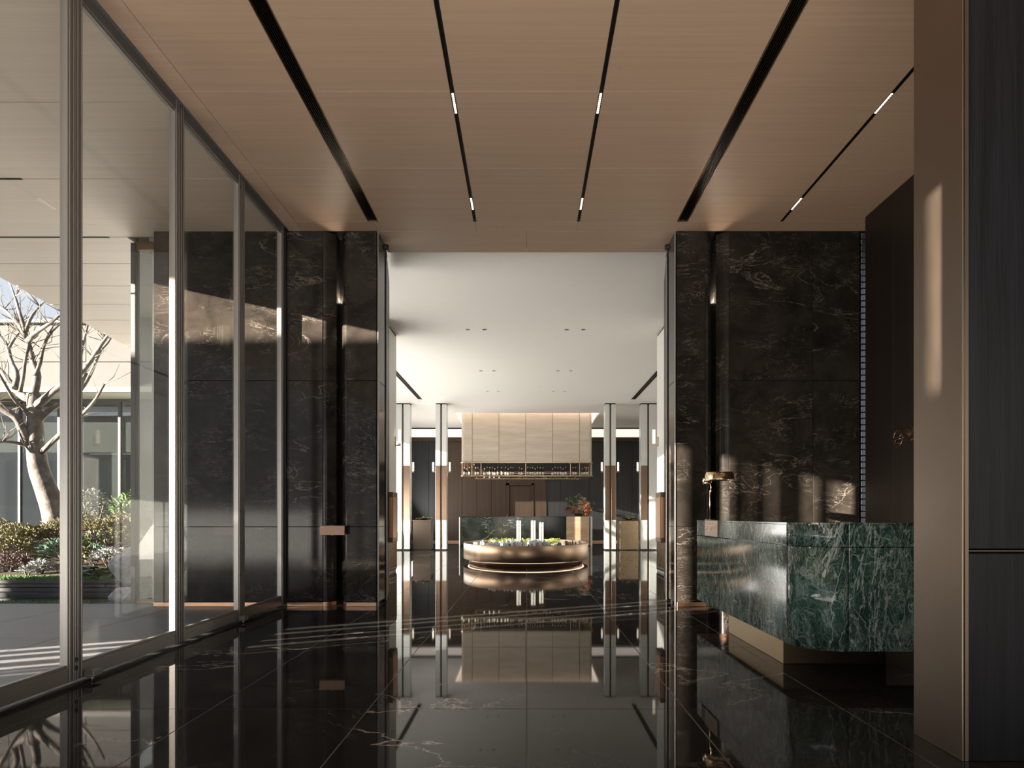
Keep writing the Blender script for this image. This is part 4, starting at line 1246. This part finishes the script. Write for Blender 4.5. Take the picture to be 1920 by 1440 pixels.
def rosette(px, py_top, Y, m, label, n, ln, wd, name):
    x = PX(px, Y); z0 = soil_z(x, Y) - .02
    t = thing(name, label, 'plant', (x, Y, z0), 'plants of the garden bed')
    for k in range(n):
        a = 2 * PI * k / n + R.uniform(-.3, .3)
        e = R.uniform(.25, 1.0)
        b = B()
        d = Vector((math.cos(a) * math.cos(e), math.sin(a) * math.cos(e), math.sin(e)))
        l = ln * R.uniform(.75, 1.15)
        side = Vector((-math.sin(a), math.cos(a), 0))
        pts = []
        for q in range(5):
            s = q / 4
            c = Vector((x, Y, z0 + .01)) + d * l * s - Vector((0, 0, .45 * l * s * s))
            wq = wd * math.sin(PI * min(.98, .06 + s * .94)) * .5
            pts.append((c - side * wq + Vector((0, 0, .25 * wq)), c, c + side * wq + Vector((0, 0, .25 * wq))))
        for tri in pts: b.v += [tuple(v) for v in tri]
        for q in range(4):
            i = q * 3
            b.face([i, i + 1, i + 4, i + 3], 0, True); b.face([i + 1, i + 2, i + 5, i + 4], 0, True)
        obj('leaf', b, LF[m], t, False)
rosette(199, 1050, 10.0, 'lime', 'yellow green hosta with broad leaves beside the boulder', 26, .42, .14, 'hosta')
rosette(166, 1054, 10.05, 'dark', 'dark blue green hosta at the slate edge', 22, .36, .16, 'hosta')
rosette(186, 1062, 9.85, 'lime', 'small yellow hosta at the slate edge', 16, .26, .10, 'hosta')
rosette(56, 1015, 10.8, 'bright', 'bright green fern with long narrow leaves', 22, .55, .07, 'fern')
# grass strips
def grass(name, x0, x1, y0, y1, z, n, h, label):
    b = B()
    for k in range(n):
        x, y = R.uniform(x0, x1), R.uniform(y0, y1)
        a = R.uniform(0, 2 * PI)
        b.leaf((x, y, z), (math.cos(a) * .5, math.sin(a) * .5, 1), .012, h * R.uniform(.6, 1.2), 0, .1)
    return tag(obj(name, b, LF['grass'], None, False), label, 'grass', None, 'stuff')
grass('grass', -12.5, -6.0, SLZ + .02, SLZ + .42, .165, 9000, .07, 'fine green grass along the top of the slate edge')
grass('grass', -9.5, -5.3, 8.44, 8.55, .0, 1800, .035, 'thin strip of grass between terrace and water')

# boulders
def boulder(cx_, cy_, cz_, r, label, seed):
    q = random.Random(seed)
    bm = bmesh.new()
    bmesh.ops.create_icosphere(bm, subdivisions=3, radius=1)
    planes = [(Vector((q.gauss(0, 1), q.gauss(0, 1), q.gauss(0, .8))).normalized(), q.uniform(.62, .9)) for _ in range(14)]
    for v in bm.verts:
        for (nrm, dd) in planes:
            e = v.co.dot(nrm)
            if e > dd: v.co -= nrm * (e - dd)
        v.co += Vector((q.uniform(-1, 1), q.uniform(-1, 1), q.uniform(-1, 1))) * .018
        v.co = Vector((v.co.x * r[0], v.co.y * r[1], v.co.z * r[2])) + Vector((cx_, cy_, cz_))
    me = bpy.data.meshes.new('boulder'); bm.to_mesh(me); bm.free()
    me.materials.append(M['rock'])
    return tag(place('boulder', me), label, 'rock', 'boulders at the water')
m, t, bs = mat('grey_rock')
f = noise(t, pos(t), 5, 8, .7); g = noise(t, pos(t), 1.5, 3)
t.links.new(ramp(t, f, [(.3, (.16, .168, .18)), (.52, (.38, .39, .41)), (.75, (.60, .60, .59))]), bs.inputs['Base Color'])
bs.inputs['Roughness'].default_value = .85
bump(t, bs, f, .7, .05)
M['rock'] = m
boulder(PX(240, 9.35), 9.42, PZ(1060, 9.35), (.30, .26, .34), 'tall grey boulder beside the hosta', 4)
boulder(PX(238, 8.95), 9.05, .03, (.28, .26, .17), 'lower grey boulder standing in the water', 9)

# plane tree with pruned limbs
TZ = 14.0
bark, t, bs = mat('plane_bark')
f = noise(t, pos(t), 5.5, 5, .6); g = noise(t, pos(t), 22, 3)
c = ramp(t, f, [(.30, (.038, .030, .025)), (.47, (.075, .062, .052)), (.62, (.135, .119, .102))])
t.links.new(c, bs.inputs['Base Color']); bs.inputs['Roughness'].default_value = .85
bump(t, bs, g, .3, .02)
tree = thing('plane_tree', 'bare pruned plane tree with a green tape band outside the glass', 'tree', (PX(104, TZ), TZ, .5))
def limb(name, pts, r0, r1, depth=0.0, n=9):
    out = []
    m_ = len(pts)
    for i, (x, y) in enumerate(pts):
        s = i / (m_ - 1)
        out.append(P(x, y, TZ + depth * s))
    # smooth the path once
    sm = [out[0]]
    for i in range(len(out) - 1):
        sm.append(out[i] * .75 + out[i + 1] * .25) if i else None
        sm.append(out[i] * .25 + out[i + 1] * .75) if i < len(out) - 2 else None
    sm.append(out[-1])
    k = len(sm)
    rad = [r0 + (r1 - r0) * i / (k - 1) for i in range(k)]
    return obj(name, B().tube(sm, rad, n), bark, tree)
limb('trunk', [(112, 1035), (106, 985), (100, 955), (86, 915), (72, 880), (67, 840), (66, 800), (65, 765), (63, 738)], .25, .125, 0, 14)
limbs = [([(64, 765), (80, 752), (112, 725), (150, 703), (175, 670), (197, 635), (222, 606)], .105, .03, -.6),
         ([(62, 745), (68, 722), (71, 700), (62, 682), (58, 660), (52, 640), (47, 622)], .095, .055, .2),
         ([(50, 632), (30, 600), (8, 580), (-20, 560)], .06, .02, .5), ([(52, 640), (66, 624), (92, 608), (118, 586)], .065, .03, -.5),
         ([(48, 622), (36, 585), (28, 555), (14, 522)], .05, .018, .4), ([(48, 622), (58, 594), (74, 574), (92, 558)], .045, .015, .3),
         ([(63, 752), (40, 742), (22, 722), (5, 698), (-25, 672)], .10, .05, .6), ([(38, 735), (44, 705), (47, 676), (54, 645)], .045, .035, .1),
         ([(28, 728), (33, 702), (20, 678), (15, 650), (2, 632), (-18, 612)], .07, .03, .9), ([(17, 652), (26, 636), (38, 622), (36, 606)], .035, .014, .5),
         ([(70, 856), (54, 832), (42, 806), (33, 784), (12, 771), (-20, 756)], .12, .07, -.4), ([(50, 836), (28, 829), (4, 828), (-20, 832)], .045, .025, -.5),
         ([(76, 852), (95, 832), (118, 810), (150, 782), (178, 752), (196, 720)], .075, .025, -.8), ([(74, 788), (95, 767), (118, 756), (148, 736), (166, 710), (184, 668), (196, 640), (184, 618)], .07, .025, .7),
         ([(146, 690), (152, 660), (160, 628), (168, 596)], .05, .022, .3), ([(66, 705), (76, 680), (80, 655), (92, 628), (118, 602)], .05, .018, .4),
         ([(190, 655), (205, 640), (216, 618)], .03, .014, .2), ([(148, 740), (152, 720), (162, 700)], .05, .04, -.2), ([(60, 790), (45, 765), (28, 752), (10, 722), (-8, 690)], .05, .03, -.7)]
for (pts, r0, r1, dp) in limbs:
    limb('limb', pts, r0 * .88, r1 * .8, dp, 9)
b = B()
for k in range(190):
    pts, r0, r1, dp = R.choice(limbs[:16])
    i = R.randrange(max(1, len(pts) // 2), len(pts))
    s = i / (len(pts) - 1)
    p = P(pts[i][0], pts[i][1], TZ + dp * s)
    a = R.uniform(0, 2 * PI); e = R.uniform(.2, 1.2); l = R.uniform(.3, .8)
    d = Vector((math.cos(a) * math.cos(e), math.sin(a) * math.cos(e) * .6, math.sin(e)))
    q1 = p + d * l * .5 + Vector((R.uniform(-.1, .1), R.uniform(-.1, .1), .0))
    q2 = q1 + (d + Vector((R.uniform(-.5, .5), R.uniform(-.5, .5), R.uniform(-.2, .5)))).normalized() * l * .6
    b.tube([p, q1, q2], [.012, .008, .003], 5)
obj('twigs', b, bark, tree)
tp = [P(67.2, 827, TZ), P(66.2, 808, TZ)]
obj('green_tape', B().tube(tp, [.158, .152], 20), leafmat('green_tape', (.20, .36, .28), (.30, .47, .38), 14), tree)

# pale building across the garden
ab = thing('pale_building', 'pale flat roofed building with a glazed ground floor across the garden', 'building', (-14, 23, 0))
FY = 22.0
obj('upper_wall', B().cbox(-34, 24.4, 4.95, -4.6, 24.9, PZ(606, 24.4), .01), M['concrete'], ab)
for xk in (-30, -27.2, -24.4, -21.6, -18.8, -16.0, -13.2, -10.4, -7.6):
    obj('wall_panel', B().cbox(xk + .006, 24.36, 4.96, xk + 2.79, 24.42, PZ(679, 24.4) - .01, .008).cbox(xk + .006, 24.36, PZ(679, 24.4) + .01, xk + 2.79, 24.42, PZ(608, 24.4), .008), M['concrete'], ab)
obj('parapet_cap', B().cbox(-34, 24.2, PZ(606, 24.3), -4.6, 25.0, PZ(600, 24.3), .01), M['fascia'], ab)
obj('fascia', B().cbox(-34, 20.6, PZ(735, 20.6), -5.2, 20.72, PZ(725, 20.6), .01), M['fascia'], ab)
obj('eave_soffit', B().box(-34, 20.72, PZ(735, 20.6) + .02, -5.2, 24.4, PZ(725, 20.6)), plain('soffit_sage', (.50, .51, .43), .7), ab)
obj('head_beam', B().cbox(-34, FY - .05, PZ(754, FY), -5.2, FY + .1, PZ(735, 20.6) + .02, .005), M['dark_metal'], ab)
obj('interior_wall', B().box(-34, 25.5, 0, -5.2, 25.6, 4.9), plain('room_grey', (.62, .64, .63), .8), ab)
obj('slab', B().box(-34, 20.9, -.25, -5.2, 25.6, .02), M['concrete'], ab)
cur = B()
for k in range(260):
    x = -30 + k * .09
    cur.v += [(x, FY + .5, .05), (x, FY + .5, 2.95), (x + .045, FY + .42, .05), (x + .045, FY + .42, 2.95)]
    i = len(cur.v) - 4
    cur.face([i, i + 1, i + 3, i + 2])
    if k: cur.face([i - 2, i - 1, i + 1, i])
obj('curtain', cur, plain('grey_curtain', (.55, .58, .59), .8, 0, .2, .2, 5), ab, False)
zb0, zb1, zb2 = PZ(847, FY), PZ(784, FY), PZ(766, FY)
mx = [PX(-140, FY), PX(-45, FY), PX(38, FY), PX(112, FY), PX(225.5, FY), PX(300, FY)]
for x in mx:
    obj('mullion', B().cbox(x - .045, FY - .06, 0, x + .045, FY + .06, PZ(752, FY), .006), M['dark_metal'], ab)
for k in range(len(mx) - 1):
    a, c = mx[k] + .05, mx[k + 1] - .05
    w_ = obj('window_bay', B().box(a, FY + .16, zb2, c, FY + .20, PZ(754, FY)), plain('blind_box', (.48, .47, .38), .7), ab)
    obj('roller_blind', B().box(a, FY + .22, zb0, c, FY + .235, zb1), plain('cream_blind', (.86, .84, .74), .8), w_)
    obj('pane', B().box(a, FY - .01, .04, c, FY + .01, PZ(754, FY)), M['far_glass'], w_)
obj('white_door', B().cbox(PX(206, FY), FY + .1, .02, PX(222, FY), FY + .15, zb0, .005).cbox(PX(233, FY), FY + .1, .02, PX(262, FY), FY + .15, zb0, .005), plain('white_door_paint', (.84, .87, .86), .5), ab)

# unseen sun blockers behind the viewpoint: a slotted tall wall and a gapped board screen
nw = thing('sun_block_wall', 'tall unseen wall placed to block the sun, behind the viewpoint', 'wall', (-25, -3, 0))
obj('wall_base', B().box(-31, -3.3, 0, -21.0, -3.0, 5.36), M['concrete'], nw)
obj('wall_top', B().box(-31, -3.3, 5.50, -21.0, -3.0, 8.1), M['concrete'], nw)  # slot under this part lets a band of sun onto the left wall
for x in (-31, -27.7, -24.4, -21.2):
    obj('wall_post', B().box(x, -3.3, 5.36, x + .2, -3.0, 5.50), M['concrete'], nw)
ts = thing('sun_slat_screen', 'tall unseen screen of dark boards gapped to shape the sun, behind the viewpoint', 'screen', (-14, -3, 0))
boards = [(-7.2, -6.6), (-6.6, -6.0), (-6.0, -5.41), (-5.25, -4.6), (-4.6, -4.0), (-4.0, -3.4), (-3.4, -2.8), (-2.8, -2.2), (-2.2, -1.56),
          (-1.31, -1.22), (-1.13, -1.05), (-1.02, -.95), (-.90, -.80), (-.76, -.67), (-.56, -.38), (-.22, -.06), (.06, .20), (.34, .72)]  # gaps set where streaks of sun should fall
boards = [(a, c, 0, 6.4) for a, c in boards]
for (a, c, z0, z1) in boards:
    obj('board', B().box(-14.03, a, z0, -13.97, c, z1), M['darkwood'], ts)
obj('rail', B().box(-14.06, -1.9, 5.65, -14.03, .7, 6.4).box(-14.06, -7.2, 0, -14.03, .7, .5).box(-14.06, -1.9, .5, -14.03, -1.0, 4.95).box(-14.06, -5.6, 0, -14.03, -5.1, 5.42), M['darkwood'], ts)  # includes solid panels added to stop the lower sun rays
